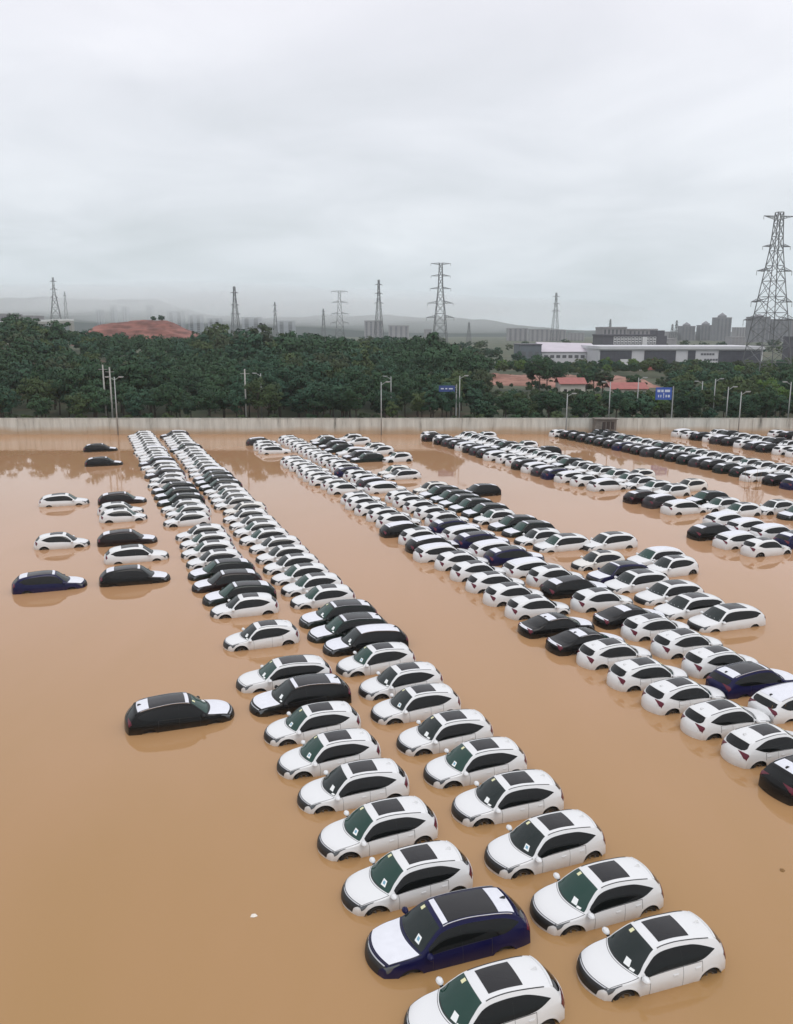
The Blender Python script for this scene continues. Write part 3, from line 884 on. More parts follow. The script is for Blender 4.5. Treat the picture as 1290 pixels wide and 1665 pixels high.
ROWS.append(('sixth long row from left', 20, 53.3, .09, 4,
  [(52.9, 'n', 54.6), (55.6, 'W', 54.4), (58.2, 'W', 54.2), (61.0, 'W', 54.2), (67.0, 'W', 54.1), (70.2, 'g', 54.2), (72.8, 'b', 53.8), (80.2, 'W', 54.1), (83.4, 'w', 53.5), (86.1, 'W', 53.4), (88.5, 'n', 53), (91.0, 'g', 53), (93.6, 'W', 53), (96.2, 'k', 53), (99.1, 'w', 53.3), (101.8, 'w', 53.2), (104.5, 'W', 53), (107.2, 'k'), (109.8, 'g'), (112.3, 'k'), (114.8, 'W'), (117.3, 'k'), (119.8, 'g'), (122.2, 'k', 53), (124.4, 'w'), (126.6, 'b', 52.7), (129.7, 'w'), (132.6, 'v', 54)]))
ROWS.append(('seventh long row from left', 200, 58.5, .09, 4,
  [(64.0, 'w'), (66.7, 'w'), (70.0, 'd', 59.5), (74.7, 'w', 58.8), (77.2, 'w'), (79.8, 'w'), (82.5, 'w', 58.8), (85.3, 'w', 58.9), (87.7, 'w'), (90.2, 'w'), (92.6, 'w'), (95.5, 'd'), (98.0, 'w'), (100.4, 'w'), (103.0, 'w'), (105.6, 'w'), (107.9, 'w'), (110.5, 'w'), (113.3, 'd'), (116.0, 'w'), (118.7, 'w'), (121.5, 'w'), (124.2, 'w'), (127.0, 'w')]))
ROWS.append(('loose cars behind seventh row', 200, 62.6, .09, 4,
  [(58.5, 'd', 63.4), (61.2, 'd', 63.2), (63.9, 'w'), (76.6, 'c'), (84.3, 'c', 61.5), (106.5, 'k', 61.5), (113.0, 'w', 61.8), (125.8, 'w', 61.3)]))
ROWS.append(('long row of dark cars', 20, 75.4, .09, 4,
  [(73.4, 'n', 74.9), (76.1, 'k', 74.9), (79.2, 'W', 74.4), (82.2, 'd'), (85.0, 'd'), (87.9, 'k', 75.7), (90.2, 'g', 75.7), (92.6, 'd', 75.7), (95.2, 'k', 75.8), (97.7, 'd', 75.9), (100.1, 'g'), (102.5, 'k'), (104.7, 'b'), (107.0, 'n'), (109.6, 'k'), (112.2, 'k'), (114.7, 'd'), (117.2, 'k'), (119.6, 'd'), (122.0, 'k'), (124.7, 'w', 74.5)]))
ROWS.append(('row behind the dark cars', 200, 80.0, .09, 4,
  [(77.2, 'w'), (79.8, 'w'), (82.2, 'w', 80.2), (84.7, 'w'), (87.1, 'w'), (89.7, 'w'), (92.0, 'w'), (94.5, 'w'), (96.9, 'w'), (99.3, 'w'), (102.0, 'w'), (104.6, 'd'), (107.0, 'w'), (109.4, 'w'), (112.0, 'w'), (114.2, 'd'), (116.4, 'w'), (119.0, 'd'), (121.5, 'd'), (124.0, 'w')]))
ROWS.append(('second row from right wall', 20, 94.0, .09, 4,
  [(92.8, 'w'), (95.4, 'w'), (98.1, 'k'), (100.6, 'g'), (103.2, 'w'), (105.6, 'k'), (108.0, 'g'), (110.4, 'w'), (112.8, 'k'), (115.4, 'w'), (117.6, 'W'), (120.0, 'b'), (122.4, 'k')]))
ROWS.append(('row along the right wall', 200, 99.3, .09, 4,
  [(95.0 + 2.6 * i, c) for i, c in enumerate('wwwkwwwdww')]))
ROWS.append(('farthest right row', 20, 108.5, .09, 4, [(95.5 + 2.7 * i, c) for i, c in enumerate('wkwwwkww')]))

CODES = {
 'w': ('hatch', 'sunroof', 'white', 'white hatchback with black sunroof'),
 'c': ('hatch', 'sunroof', 'cream', 'cream hatchback with black sunroof'),
 'v': ('suv', 'sunroof', 'white', 'large white hatchback with sunroof'),
 'W': ('suv', 'filmroof', 'white', 'white estate car without sunroof'),
 'k': ('suv', 'pano', 'black', 'black car with white film'),
 'n': ('suv', 'pano', 'navy', 'navy blue car with white film'),
 'd': ('suv', 'pano', 'green', 'dark green car with white film'),
 'b': ('suv', 'pano', 'brown', 'brown-black car with white film'),
 'g': ('suv', 'fullfilm', 'grey', 'grey car with white-filmed roof'),
 'F': ('suv', 'fullfilm', 'black', 'black car with white-filmed roof'),
 's': ('sedan', 'sedanfilm', 'black', 'black saloon with white film'),
}
ORD = ['first', 'second', 'third', 'fourth', 'fifth', 'sixth', 'seventh', 'eighth', 'ninth', 'tenth', 'eleventh', 'twelfth', 'thirteenth', 'fourteenth', 'fifteenth', 'sixteenth', 'seventeenth', 'eighteenth', 'nineteenth']
def ordinal(n):
    if n < 20: return ORD[n - 1]
    t = {2: 'twent', 3: 'thirt', 4: 'fort', 5: 'fift'}[n // 10]
    return t + 'ieth' if n % 10 == 0 else t + 'y-' + ORD[n % 10 - 1]
cars = []
for row, head, t0, dz, jit, L_ in ROWS:
    n = 0
    for it in sorted(L_, key=lambda q: q[0]):
        s, code = it[0], it[1]
        t = it[2] if len(it) > 2 else t0 + random.uniform(-.12, .12)
        s, t = s * .9928, t * .9928 + (-.20 if head == 200 else .20)
        x, y = s * U[0] + t * NN[0], s * U[1] + t * NN[1]
        if y > WALL_Y - 2.6: continue
        n += 1
        cars.append([math.hypot(x, y), x, y, head, dz, code, row, n, abs(x) / (y * math.cos(PITCH) + CAM_H * math.sin(PITCH)) > .50])
cars.sort(key=lambda c: c[0])
kept = [c for c in cars if not c[8]]
stuff_cars = kept[300:]
MUDDEPTH = -.46
for i, (d, x, y, head, dz, code, row, n, _) in enumerate(kept[:300]):
    kind, style, pk, look = CODES[code]
    lod = 0 if d < 50 else 1 if d < 112 else 2
    scr = 'screen_green' if random.random() < (.35 if d < 60 else .22) or code == 'd' else 'screen'
    label = f'{look}, {ordinal(n)} nearest of the {row}' if row.startswith(('stray', 'loose')) else f'{look}, {ordinal(n)} car back in the {row}'
    rz = R(head + random.gauss(0, 1.1))
    sz = .02 if kind == 'hatch' else -.09 if kind == 'suv' else -.02
    o = place_car(x, y, rz, MUDDEPTH + dz + sz + random.uniform(-.025, .025), kind, style, lod, pk, scr, label, 'new cars parked in rows on the flooded lot')
    o.rotation_euler = (R(random.gauss(0, .35)), R(random.gauss(0, .35)), rz)
if stuff_cars:
    V, F, FM, mats = [], [], [], []
    for d, x, y, head, dz, code, row, n, _ in stuff_cars:
        kind, style, pk, look = CODES[code]
        me = car_meshes(kind, style, 2, pk, 'screen')[0][0]
        T = Matrix.Translation((x, y, MUDDEPTH + dz)) @ Matrix.Rotation(R(head), 4, 'Z')
        b0 = len(V)
        V += [tuple(T @ v.co) for v in me.vertices]
        for p in me.polygons:
            F.append(tuple(b0 + i for i in p.vertices))
            mt = me.materials[p.material_index]
            if mt not in mats: mats.append(mt)
            FM.append(mats.index(mt))
    o = link('far_parked_cars', mesh_of('far_parked_cars', V, F, mats, FM))
    tag(o, 'mass of white and black cars parked beside the far wall', 'cars', kind='stuff')

# floating scraps and reed stalks
m_scrap = plain('pale_scrap', (.75, .70, .62), .7)
m_leaf = plain('dry_leaf', (.22, .12, .04), .8)
def ground_at(px, py):
    u = (PCY - py) / FPX; x = (px - PCX) / FPX
    dy = math.cos(PITCH) + u * math.sin(PITCH); dz = -math.sin(PITCH) + u * math.cos(PITCH)
    t = -CAM_H / dz
    return Vector((x * t, dy * t, 0))
p = ground_at(413, 1489)
V = [(-.10, -.06, 0), (.02, -.09, .01), (.12, -.01, 0), (.04, .07, .02), (-.08, .06, .01), (-.02, 0, .07)]
o = link('foam_scrap', mesh_of('foam_scrap', V, [(0, 1, 5), (1, 2, 5), (2, 3, 5), (3, 4, 5), (4, 0, 5), (4, 3, 2, 1, 0)], m_scrap), None, p)
tag(o, 'small pale scrap floating alone on the muddy water', 'debris')
p = ground_at(1272, 1415)
o = link('floating_leaf', mesh_of('floating_leaf', V, [(0, 1, 5), (1, 2, 5), (2, 3, 5), (3, 4, 5), (4, 0, 5), (4, 3, 2, 1, 0)], m_leaf), None, p, 1.0)
tag(o, 'brown leaf scrap floating on open water right of the cars', 'debris')
for k, (px, py, hh, lab) in enumerate(((1272, 1172, .9, 'thin dark reed stalks standing by the white cars at right edge'), (1222, 797, 2.4, 'bare tall stalks standing in the water between far rows'))):
    p = ground_at(px, py)
    mb = MB()
    for j in range(6):
        a = random.uniform(-.9, .9); h_ = hh * random.uniform(.6, 1.1)
        mb.bar((a, random.uniform(-.2, .2), -.3), (a + random.uniform(-.3, .3), random.uniform(-.2, .2), h_), .022, .010)
    o = mb.build('reed_plant', m_leaf, None, p)
    tag(o, lab, 'plant')

# ------------------------------------------------------------------ trees
def leaf_mat(name, c0, c1):
    m, nt, b = new_mat(name)
    b.inputs['Roughness'].default_value = .75
    b.inputs['Specular IOR Level'].default_value = .25
    g = nt.nodes.new('ShaderNodeNewGeometry'); oi = nt.nodes.new('ShaderNodeObjectInfo')
    nz = nt.nodes.new('ShaderNodeTexNoise'); nz.inputs['Scale'].default_value = .45; nz.inputs['Detail'].default_value = 4
    nt.links.new(g.outputs['Position'], nz.inputs['Vector'])
    mm = nt.nodes.new('ShaderNodeMath'); mm.operation = 'MULTIPLY_ADD'; mm.inputs[1].default_value = .9; mm.inputs[2].default_value = -.35
    nt.links.new(nz.outputs['Fac'], mm.inputs[0])
    ma = nt.nodes.new('ShaderNodeMath'); ma.operation = 'MULTIPLY_ADD'; ma.inputs[1].default_value = .75
    nt.links.new(oi.outputs['Random'], ma.inputs[0]); nt.links.new(mm.outputs[0], ma.inputs[2])
    mx = nt.nodes.new('ShaderNodeMix'); mx.data_type = 'RGBA'
    mx.inputs[6].default_value = (*c0, 1); mx.inputs[7].default_value = (*c1, 1)
    nt.links.new(ma.outputs[0], mx.inputs[0]); nt.links.new(mx.outputs[2], b.inputs['Base Color'])
    return m
LM = [leaf_mat('dark_leaves', (.013, .040, .020), (.042, .090, .040)), leaf_mat('blue_green_leaves', (.015, .050, .030), (.044, .098, .054)), leaf_mat('olive_leaves', (.034, .060, .022), (.075, .108, .040)), leaf_mat('brown_leaves', (.030, .050, .026), (.058, .078, .038)), leaf_mat('yellow_green_leaves', (.048, .100, .020), (.085, .150, .034))]
m_bark = plain('bark', (.06, .048, .038), .9, vary=.3, scale=4)

def crown_geo(seed, nleaf, rx, rz, zc, clumps, size):
    r = np.random.default_rng(seed)
    cs = []
    for i in range(clumps):
        d = r.normal(size=3); d /= np.linalg.norm(d)
        rad = r.uniform(.25, 1.0) ** .6
        cs.append((d * rad * np.array([rx, rx, rz]) * .78, r.uniform(.16, .34) * rx))
    cs.append((np.zeros(3), rx * .45))
    V = np.zeros((nleaf * 4, 3)); NRM = np.zeros((nleaf * 4, 3)); F = []
    for i in range(nleaf):
        c, cr_ = cs[r.integers(len(cs))]
        d = r.normal(size=3); d /= np.linalg.norm(d)
        if d[2] < -.3: d[2] *= -.6
        p = c + d * cr_ * r.uniform(.55, 1.05) * np.array([1, 1, .8]) + np.array([0, 0, zc])
        n = d + r.normal(size=3) * .30; n /= np.linalg.norm(n)
        o_ = p - np.array([0, 0, zc - rz * .3]); o_ /= np.linalg.norm(o_) + 1e-6
        ns = d * .75 + o_ * .6 + r.normal(size=3) * .22; NRM[4 * i:4 * i + 4] = ns / np.linalg.norm(ns)
        t = np.cross(n, r.normal(size=3)); t /= np.linalg.norm(t); q = np.cross(n, t)
        s = size * r.uniform(.6, 1.25)
        V[4 * i:4 * i + 4] = [p - t * s, p + q * s * .55, p + t * s, p - q * s * .55]
        F.append((4 * i, 4 * i + 3, 4 * i + 2, 4 * i + 1))
    return V, F, NRM
def crown_mesh(V, F, NRM, m):
    me = mesh_of('crown', V, F, m, smooth=True)
    me.normals_split_custom_set_from_vertices([tuple(q) for q in NRM])
    return me
def trunk_geo(seed, h, r0):
    r = random.Random(seed)
    mb = MB()
    p = Vector((0, 0, -.5)); top = Vector((r.uniform(-.3, .3), r.uniform(-.3, .3), h))
    mb.bar(p, top, r0, r0 * .45, 7)
    for k in range(6):
        a = r.uniform(0, 6.28); z = h * r.uniform(.5, .95)
        s = p.lerp(top, z / h); l = h * r.uniform(.25, .5)
        mb.bar(s, s + Vector((math.cos(a) * l * .8, math.sin(a) * l * .8, l * .7)), r0 * .45, r0 * .12, 5)
    return mb.V, mb.F
KINDS = []   # crown meshes (per material), trunk mesh, nominal height
for kd in range(7):
    rx, rz, h = [(3.6, 3.0, 8.5), (4.2, 3.2, 9), (3.0, 3.4, 9), (3.4, 2.6, 7.5), (4.6, 3.3, 9.5), (2.6, 2.4, 6.5), (2.4, 3.8, 9.5)][kd]
    V, F, NRM = crown_geo(100 + kd, 3000, rx, rz, h - rz * .9, 34, .25)
    tv, tf = trunk_geo(kd, h - rz * .9, .20)
    KINDS.append(([crown_mesh(V, F, NRM, m) for m in LM], mesh_of('trunk', tv, tf, m_bark), h, (V, F, NRM)))
LKIND = ['dark green tree in the dense wood behind the concrete wall', 'blue-green tree in the dense wood behind the concrete wall', 'olive tree in the wood behind the concrete wall', 'thin brownish tree in the wood behind the concrete wall', 'fresh yellow-green tree beyond the concrete wall']
def tree(x, y, kd, mi, sc, label=None, group=None, z=None):
    root = empty('tree', (x, y, float(gh(x, y)) if z is None else z), random.uniform(0, 6.28))
    root.scale = (sc * random.uniform(.9, 1.1),) * 2 + (sc * random.uniform(.92, 1.08),)
    link('trunk', KINDS[kd][1], root)
    link('crown', KINDS[kd][0][mi], root)
    tag(root, label or LKIND[mi], 'tree', group or ('trees in the wood behind the wall'))
    return root
cand = []
yy = WALL_Y + 5
while yy < 335:
    step = 5.6 + (yy - 150) * .012
    xx = -.50 * yy - 4
    while xx < .50 * yy + 4:
        x = xx + random.uniform(-1.8, 1.8); y = yy + random.uniform(-1.8, 1.8)
        b = x / y
        px = PCX + FPX * .985 * b
        ok = True
        if px > 780:
            # on the right the wood is thinner and lower, with a bare red bank and roofs
            if 205 < y < 262 and px < 1075: ok = False
            elif 262 <= y < 303 and px < 1075: ok = False
            elif random.random() < .06: ok = False
        if ok: cand.append((x, y, px))
        xx += step
    yy += step * .92
cand.sort(key=lambda c: math.hypot(c[0], c[1]))
front_rank = {(c[0], c[1]): i + 1 for i, c in enumerate(sorted([c for c in cand if c[1] < WALL_Y + 8.5], key=lambda c: c[0]))}
nt_ = 0
rest = []
for (x, y, px) in cand:
    v = noise.noise((x * .03, y * .03, 3.1)) + random.uniform(-.35, .35)
    mi = 3 if v < -.42 else 2 if v < -.22 else 1 if v < -.02 else 0
    if px > 780 and random.random() < .22: mi = 4 if random.random() < .4 else 2
    if px > 780:
        kd = random.choice((0, 3, 5, 5, 3)); sc = random.uniform(.55, .95) if y < 210 else random.uniform(.62, .85)
        if px < 1085 and y < 258: sc = min(sc, max(.3, (CAM_H - .0700 * y) / KINDS[kd][2]))
    else:
        kd = random.choice((0, 1, 2, 4, 4, 1, 0, 6 if random.random() < .3 else 3)); sc = random.uniform(.68, 1.05) + max(0, noise.noise((x * .06, y * .06, 9.3))) * .75
        if 120 < px < 335 and y > 190: sc = min(sc, .78)
        if y < 165: sc *= .82
    if nt_ < 285:
        look = ('dark green tree', 'blue-green tree', 'olive green tree', 'thin brownish tree', 'fresh yellow-green tree')[mi]
        if y < WALL_Y + 8.5:
            lab = f'{look}, {ordinal(front_rank[(x, y)])} from left in the front row behind the wall'
        else:
            lm = [(-60, 'at the far left'), (176, 'behind the two pale poles'), (395, 'behind the slim pale pole'), (620, 'behind the central street lamp'), (748, 'behind the dark blue sign'), (923, 'behind the red-roofed sheds'), (1080, 'behind the bright blue sign'), (1195, 'behind the right-hand street lamps'), (1400, 'at the right edge')]
            place = min(lm, key=lambda q: abs(q[0] - px))[1]
            lab = f'{look} in the {"second" if y < 160 else "third" if y < 167 else "deeper"} rank of the wood, {place}'
        tree(x, y, kd, mi, sc, lab); nt_ += 1
    else: rest.append((x, y, kd, mi, sc))
# single trees that stand out
for px, py, D, kd, mi, sc, lab in ((866, 588, 236, 0, 0, 1.0, 'dark tree at the left of the clump before the red bank'), (879, 579, 230, 4, 0, 1.05, 'tall dark tree in the middle of the clump before the red bank'), (892, 582, 238, 1, 0, 1.05, 'tall dark tree right in the clump before the red bank'), (955, 596, 230, 5, 0, 1, 'dark tree left in the clump between the red roofs'), (982, 598, 232, 5, 3, 1, 'brownish tree right in the clump between the red roofs'), (968, 592, 236, 2, 0, .9, 'tallest dark tree in the clump between the red roofs'), (906, 590, 240, 4, 0, .9, 'dark tree just left of the smaller red roof'), (1030, 606, 225, 0, 0, .9, 'low dark tree by the longer red roof'), (262, 512, 452, 5, 1, .75, 'dark bushy tree on top of the red clay mound'), (250, 514, 452, 3, 1, .55, 'low dark bush beside the tree on the clay mound'), (495, 545, 330, 5, 0, 1.0, 'dark treetop rising above the far edge of the wood'), (1250, 612, 175, 4, 4, 1.05, 'broad bright green tree at the right edge behind the wall')):
    c = at(px, py, D)
    hh = KINDS[kd][2] * sc
    zz = c.z - hh if D > 400 else None
    if zz is None:
        sc2 = max(.5, (c.z - float(gh(c.x, D))) / KINDS[kd][2]); sc = min(sc2, 1.5)
    tree(c.x, D, kd, mi, sc, lab, 'single trees that stand out', zz)
# the rest of the wood, and the far tree belts, as one mass each
def wood(name, L_, label, every=3):
    VV, FF, FM, NN_, n = [], [], [], [], 0
    for (x, y, kd, mi, sc) in L_:
        V, F, NRM = KINDS[kd][3]
        k = (len(F) // every)
        a = random.uniform(0, 6.28); c_, s_ = math.cos(a), math.sin(a)
        P = V[:4 * k].copy()
        ctr = P.reshape(-1, 4, 3).mean(1, keepdims=True)
        P = (ctr + (P.reshape(-1, 4, 3) - ctr) * 1.7).reshape(-1, 3)
        Q = np.stack([P[:, 0] * c_ - P[:, 1] * s_, P[:, 0] * s_ + P[:, 1] * c_, P[:, 2]], -1) * sc + np.array([x, y, float(gh(x, y))])
        Nk = NRM[:4 * k]; NN_.append(np.stack([Nk[:, 0] * c_ - Nk[:, 1] * s_, Nk[:, 0] * s_ + Nk[:, 1] * c_, Nk[:, 2]], -1))
        VV.append(Q); FF += [(n + 4 * i, n + 4 * i + 3, n + 4 * i + 2, n + 4 * i + 1) for i in range(k)]; FM += [mi] * k
        n += 4 * k
    me = mesh_of(name, np.concatenate(VV), FF, LM, FM, smooth=True)
    me.normals_split_custom_set_from_vertices(np.concatenate(NN_).tolist())
    o = link(name, me)
    return tag(o, label, 'trees', kind='stuff')
wood('distant_wood', rest, 'back of the dense dark wood beyond the wall')
belt = []
for _ in range(230):
    y = random.uniform(268, 352); px = random.uniform(800, 1330)
    if px < 1075 and y < 303: continue
    kd = random.choice((0, 3, 5, 5))
    belt.append(((px - PCX) / FPX / .985 * y, y, kd, random.choice((0, 1, 2, 2, 4)), random.uniform(.45, .72)))
wood('middle_wood', belt, 'lighter green trees between the red bank and the factory', 3)
scrub = []
for _ in range(330):
    y = random.uniform(WALL_Y + 4, 252); px = random.uniform(770, 1330)
    scrub.append(((px - PCX) / FPX / .985 * y, y, random.choice((3, 5)), random.choice((0, 1, 2, 2, 3)), random.uniform(.22, .42)))
wood('scrubland', scrub, 'dark scrub covering the ground behind the wall on the right', 4)
belt = []
for _ in range(330):
    y = random.uniform(345, 720)
    x = random.uniform(-.5, .5) * y
    px = PCX + FPX * .985 * x / y
    if px > 860 and 345 < y < 440: continue
    if 90 < px < 320 and y > 400: continue
    belt.append((x, y, random.choice((0, 1, 3, 4)), random.choice((0, 1, 1, 2)), random.uniform(.7, 1.0)))
wood('tree_belt', belt, 'hazy tree belt far behind the dense wood', 5)
# shrubs at the foot of the wall
bushes = []
for i in range(46):
    x = -70 + 140 * (i + random.uniform(-.3, .3)) / 46
    bushes.append((x, WALL_Y + random.uniform(2.2, 4.5), 5, random.choice((0, 2, 3)), random.uniform(.32, .5)))
wood('undergrowth', bushes + [((px_ - PCX) / FPX / .985 * y_, y_, 5, random.choice((0, 2, 3)), random.uniform(.16, .34)) for px_, y_ in ((random.uniform(780, 1080), random.uniform(256, 300)) for _ in range(46))], 'low scrub growing along the foot of the wall', 2)

# ------------------------------------------------------------------ red earth
def earth(name, c0, c1):
    m, nt, b = new_mat(name); b.inputs['Roughness'].default_value = .95
    g = nt.nodes.new('ShaderNodeNewGeometry')
    mp = nt.nodes.new('ShaderNodeMapping'); mp.inputs['Scale'].default_value = (.5, .5, 2.2)
    nt.links.new(g.outputs['Position'], mp.inputs['Vector'])
    nz = nt.nodes.new('ShaderNodeTexNoise'); nz.inputs['Scale'].default_value = .22; nz.inputs['Detail'].default_value = 7; nz.inputs['Roughness'].default_value = .65
    nt.links.new(mp.outputs[0], nz.inputs['Vector'])
    cr = nt.nodes.new('ShaderNodeValToRGB')
    cr.color_ramp.elements[0].position = .38; cr.color_ramp.elements[0].color = (*c0, 1)
    cr.color_ramp.elements[1].position = .64; cr.color_ramp.elements[1].color = (*c1, 1)
    nt.links.new(nz.outputs['Fac'], cr.inputs[0]); nt.links.new(cr.outputs[0], b.inputs['Base Color'])
    return m
m_red = earth('red_clay', (.10, .045, .036), (.27, .115, .092))
m_red3 = earth('pale_red_earth', (.17, .080, .055), (.37, .195, .150))
def heap(name, x0, x1, y0, y1, zb, prof, mat, n=40, k=14):
    """ridge along x: prof(u) gives its height; steps like cut terraces"""
    V = []
    for i in range(n):
        u = i / (n - 1); x = x0 + (x1 - x0) * u
        for j in range(k):
            v = j / (k - 1); y = y0 + (y1 - y0) * v
            s = math.sin(min(1, v * 2.2) * math.pi / 2) if v < .5 else math.sin(min(1, (1 - v) * 2.2) * math.pi / 2)
            st = (math.floor(s * 4) + min(1, (s * 4 % 1) * 1.8)) / 4
            z = zb + prof(u) * (.35 * s + .65 * st) + (noise.noise((x * .09, y * .09, 1)) * .8 + noise.noise((x * .35, y * .35, 4)) * .55) * s
            V.append((x, y, z))
    return link(name, mesh_of(name, V, grid_faces(n, k), mat, smooth=False))
a, b_ = at(140, 540, 450), at(345, 540, 450)
pr = pchip([(0, 2), (.08, 9), (.2, 11), (.45, 12.3), (.62, 12.0), (.74, 8.5), (.86, 5.5), (1, 2.5)])
tag(heap('clay_hill', a.x, b_.x, 425, 485, 10.0, lambda u: float(pr(u)), m_red, 50, 22), kind='structure')
a, b_ = at(770, 620, 262), at(1075, 620, 262)
pr2 = pchip([(0, 2.6), (.12, 3.1), (.3, 2.9), (.5, 2.5), (.8, 2.3), (.95, 1.8), (1, .5)])
tag(heap('red_bank', a.x, b_.x, 252, 305, .2, lambda u: float(pr2(u)), m_red3, 46, 18), kind='structure')

# low sheds with red roofs on the bank
m_roof = plain('red_roof_sheet', (.30, .10, .085), .7, vary=.15, scale=.8)
m_pale = plain('pale_render', (.50, .47, .42), .85, vary=.12, scale=.6)
for px0, px1, py0, py1, D, lab in ((912, 952, 615, 632, 222, 'low shed with red roof left of the two'), (995, 1052, 623, 640, 215, 'longer low shed with faded red roof near the blue sign')):
    a, b_ = at(px0, py0, D), at(px1, py1, D)
    w = b_.x - a.x
    sh = empty('shed', (a.x, D, float(gh(a.x, D))))
    tag(sh, lab, 'shed', 'sheds with red roofs')
    h = max(a.z - float(gh(a.x, D)), 2.5)
    MB().box(0, w, 0, 7, -.3, h - 1.4).build('wall', m_pale, sh)
    V = [(-.4, -.5, h - 1.4), (w + .4, -.5, h - 1.4), (w + .4, 3.5, h), (-.4, 3.5, h), (w + .4, 7.5, h - 1.4), (-.4, 7.5, h - 1.4)]
    V2 = [(v[0], v[1], v[2] - .1) for v in V]
    link('roof', mesh_of('roof', V + V2, [(0, 1, 2, 3), (3, 2, 4, 5), (7, 6, 9, 8), (8, 9, 11, 10), (0, 6, 7, 1), (4, 10, 11, 5), (1, 7, 8, 2), (2, 8, 10, 4), (0, 3, 9, 6), (3, 5, 11, 9)], m_roof), sh)
    for k in range(3):
        MB().box(w * (.15 + .28 * k), w * (.15 + .28 * k) + w * .12, -.03, -.004, .9, 1.9).build('window', m_dark, sh)

# ------------------------------------------------------------------ street lamps and poles
m_pole = plain('galvanised_pole', (.33, .34, .335), .5, metal=.2)
m_conc = plain('concrete_pole', (.33, .325, .30), .8, vary=.15, scale=2)
m_lens = plain('lamp_glass', (.75, .77, .76), .25)
def lamp(px, py, D, kind, label):
    c = at(px, py, D)
    zb = 0.0 if D < WALL_Y else float(gh(c.x, D))
    h = c.z - zb
    r = empty('street_lamp' if kind != 'pole' else 'utility_pole', (c.x, D, zb - .3))
    if kind == 'pole':
        MB().bar((0, 0, 0), (0, 0, h + .3), .17, .12, 8).build('pole', m_conc, r, smooth=True)
        MB().bar((-.8, 0, h - .5), (.8, 0, h - .5), .05).build('crossbar', m_pole, r)
        tag(r, label, 'pole', 'poles and lamps along the wall')
        return
    MB().bar((0, 0, 0), (0, 0, h + .3), .12, .075, 8).build('pole', m_pole, r, smooth=True)
    sides = {'one': (1,), 'left': (-1,), 'two': (1, -1)}[kind]
    for s in sides:
        mb = MB(); mb.bar((0, 0, h - .2), (s * .7, 0, h + .22), .05, .045, 6); mb.bar((s * .7, 0, h + .22), (s * 1.25, 0, h + .28), .045, .04, 6)
        mb.build('arm', m_pole, r)
        hd = MB().box(min(s * .75, s * 1.5), max(s * .75, s * 1.5), -.16, .16, h + .26, h + .40).build('lamp_head', m_pole, r)
        MB().box(min(s * .95, s * 1.4), max(s * .95, s * 1.4), -.11, .11, h + .225, h + .258).build('lens', m_lens, hd)
    tag(r, label, 'street lamp', 'poles and lamps along the wall')
for a in ((167, 593, 152, 'pole', 'leftmost pale concrete pole rising among the trees'), (178, 597, 149, 'pole', 'tall pale pole just left of a lamp'), (186, 613, 143.4, 'two', 'grey lamp post beside two pale poles on the left'),
          (398, 600, 150, 'pole', 'slim pale pole before the trees left of centre'), (424, 607, 158, 'left', 'lamp with curved head beside the slim pale pole'), (620, 621, 143.4, 'one', 'grey street lamp standing at the wall near the centre'),
          (636, 612, 160, 'left', 'lamp head showing behind the central street lamp'), (748, 611, 149, 'one', 'tall street lamp right of centre, beside a dark blue sign'), (923, 640, 143.4, 'one', 'street lamp in front of the wall near the red roofs'),
          (993, 621, 149, 'left', 'street lamp left of the longer red roof'), (1039, 614, 150, 'one', 'street lamp between red roof and bright blue sign'), (1143, 620, 163, 'left', 'lamp right of the bright blue sign'),
          (1164, 616, 160, 'one', 'lamp with long arm, second right of the blue sign'), (1185, 629, 149, 'one', 'street lamp at the wall, third right of the blue sign'), (1206, 637, 143.4, 'one', 'street lamp in front of the wall, fourth right of blue sign'), (1287, 621, 150, 'left', 'street lamp at the right edge')):
    lamp(*a)
m_blue = plain('blue_sign_face', (.03, .085, .36), .4)
m_dblue = plain('faded_blue_sign_face', (.03, .06, .20), .5)
m_sw = plain('sign_white', (.52, .58, .66), .5)
for px0, px1, py0, py1, D, mat, lab in ((1067, 1092, 630, 650, 148.2, m_blue, 'bright blue road sign among the trees on the right'), (714, 740, 627, 637, 148.6, m_dblue, 'dark blue road sign in front of trees near centre')):
    a, b_ = at(px0, py0, D), at(px1, py1, D)
    zb = float(gh(a.x, D))
    r = empty('road_sign', (a.x, D, zb))
    tag(r, lab, 'road sign', 'blue road signs')
    w, z0, z1 = b_.x - a.x, b_.z - zb, a.z - zb
    bd = MB().box(0, w, 0, .08, z0, z1).build('board', mat, r)
    mk = MB()
    h = z1 - z0
    rows_ = ((.72, ((.10, .28), (.34, .48), (.56, .88))), (.30, ((.16, .22), (.30, .36), (.62, .70), (.76, .88)))) if mat is m_blue else ((.5, ((.12, .3), (.4, .52), (.62, .86))),)
    for zz, segs in rows_:
        for s0, s1 in segs:
            mk.box(w * s0, w * s1, -.03, -.004, z0 + h * (zz - .10), z0 + h * (zz + .10))
    if mat is m_blue:
        mk.box(w * .48, w * .52, -.034, -.006, z0 + h * .14, z0 + h * .56)
    mk.build('lettering', m_sw, bd)
    MB().bar((w + .25, .12, -.3), (w + .25, .12, z1 + .2), .12, .1, 8).build('post', m_pole, r)
    MB().bar((w + .25, .13, z1 - h * .3), (0, .13, z1 - h * .3), .06).build('bracket', m_pole, r)

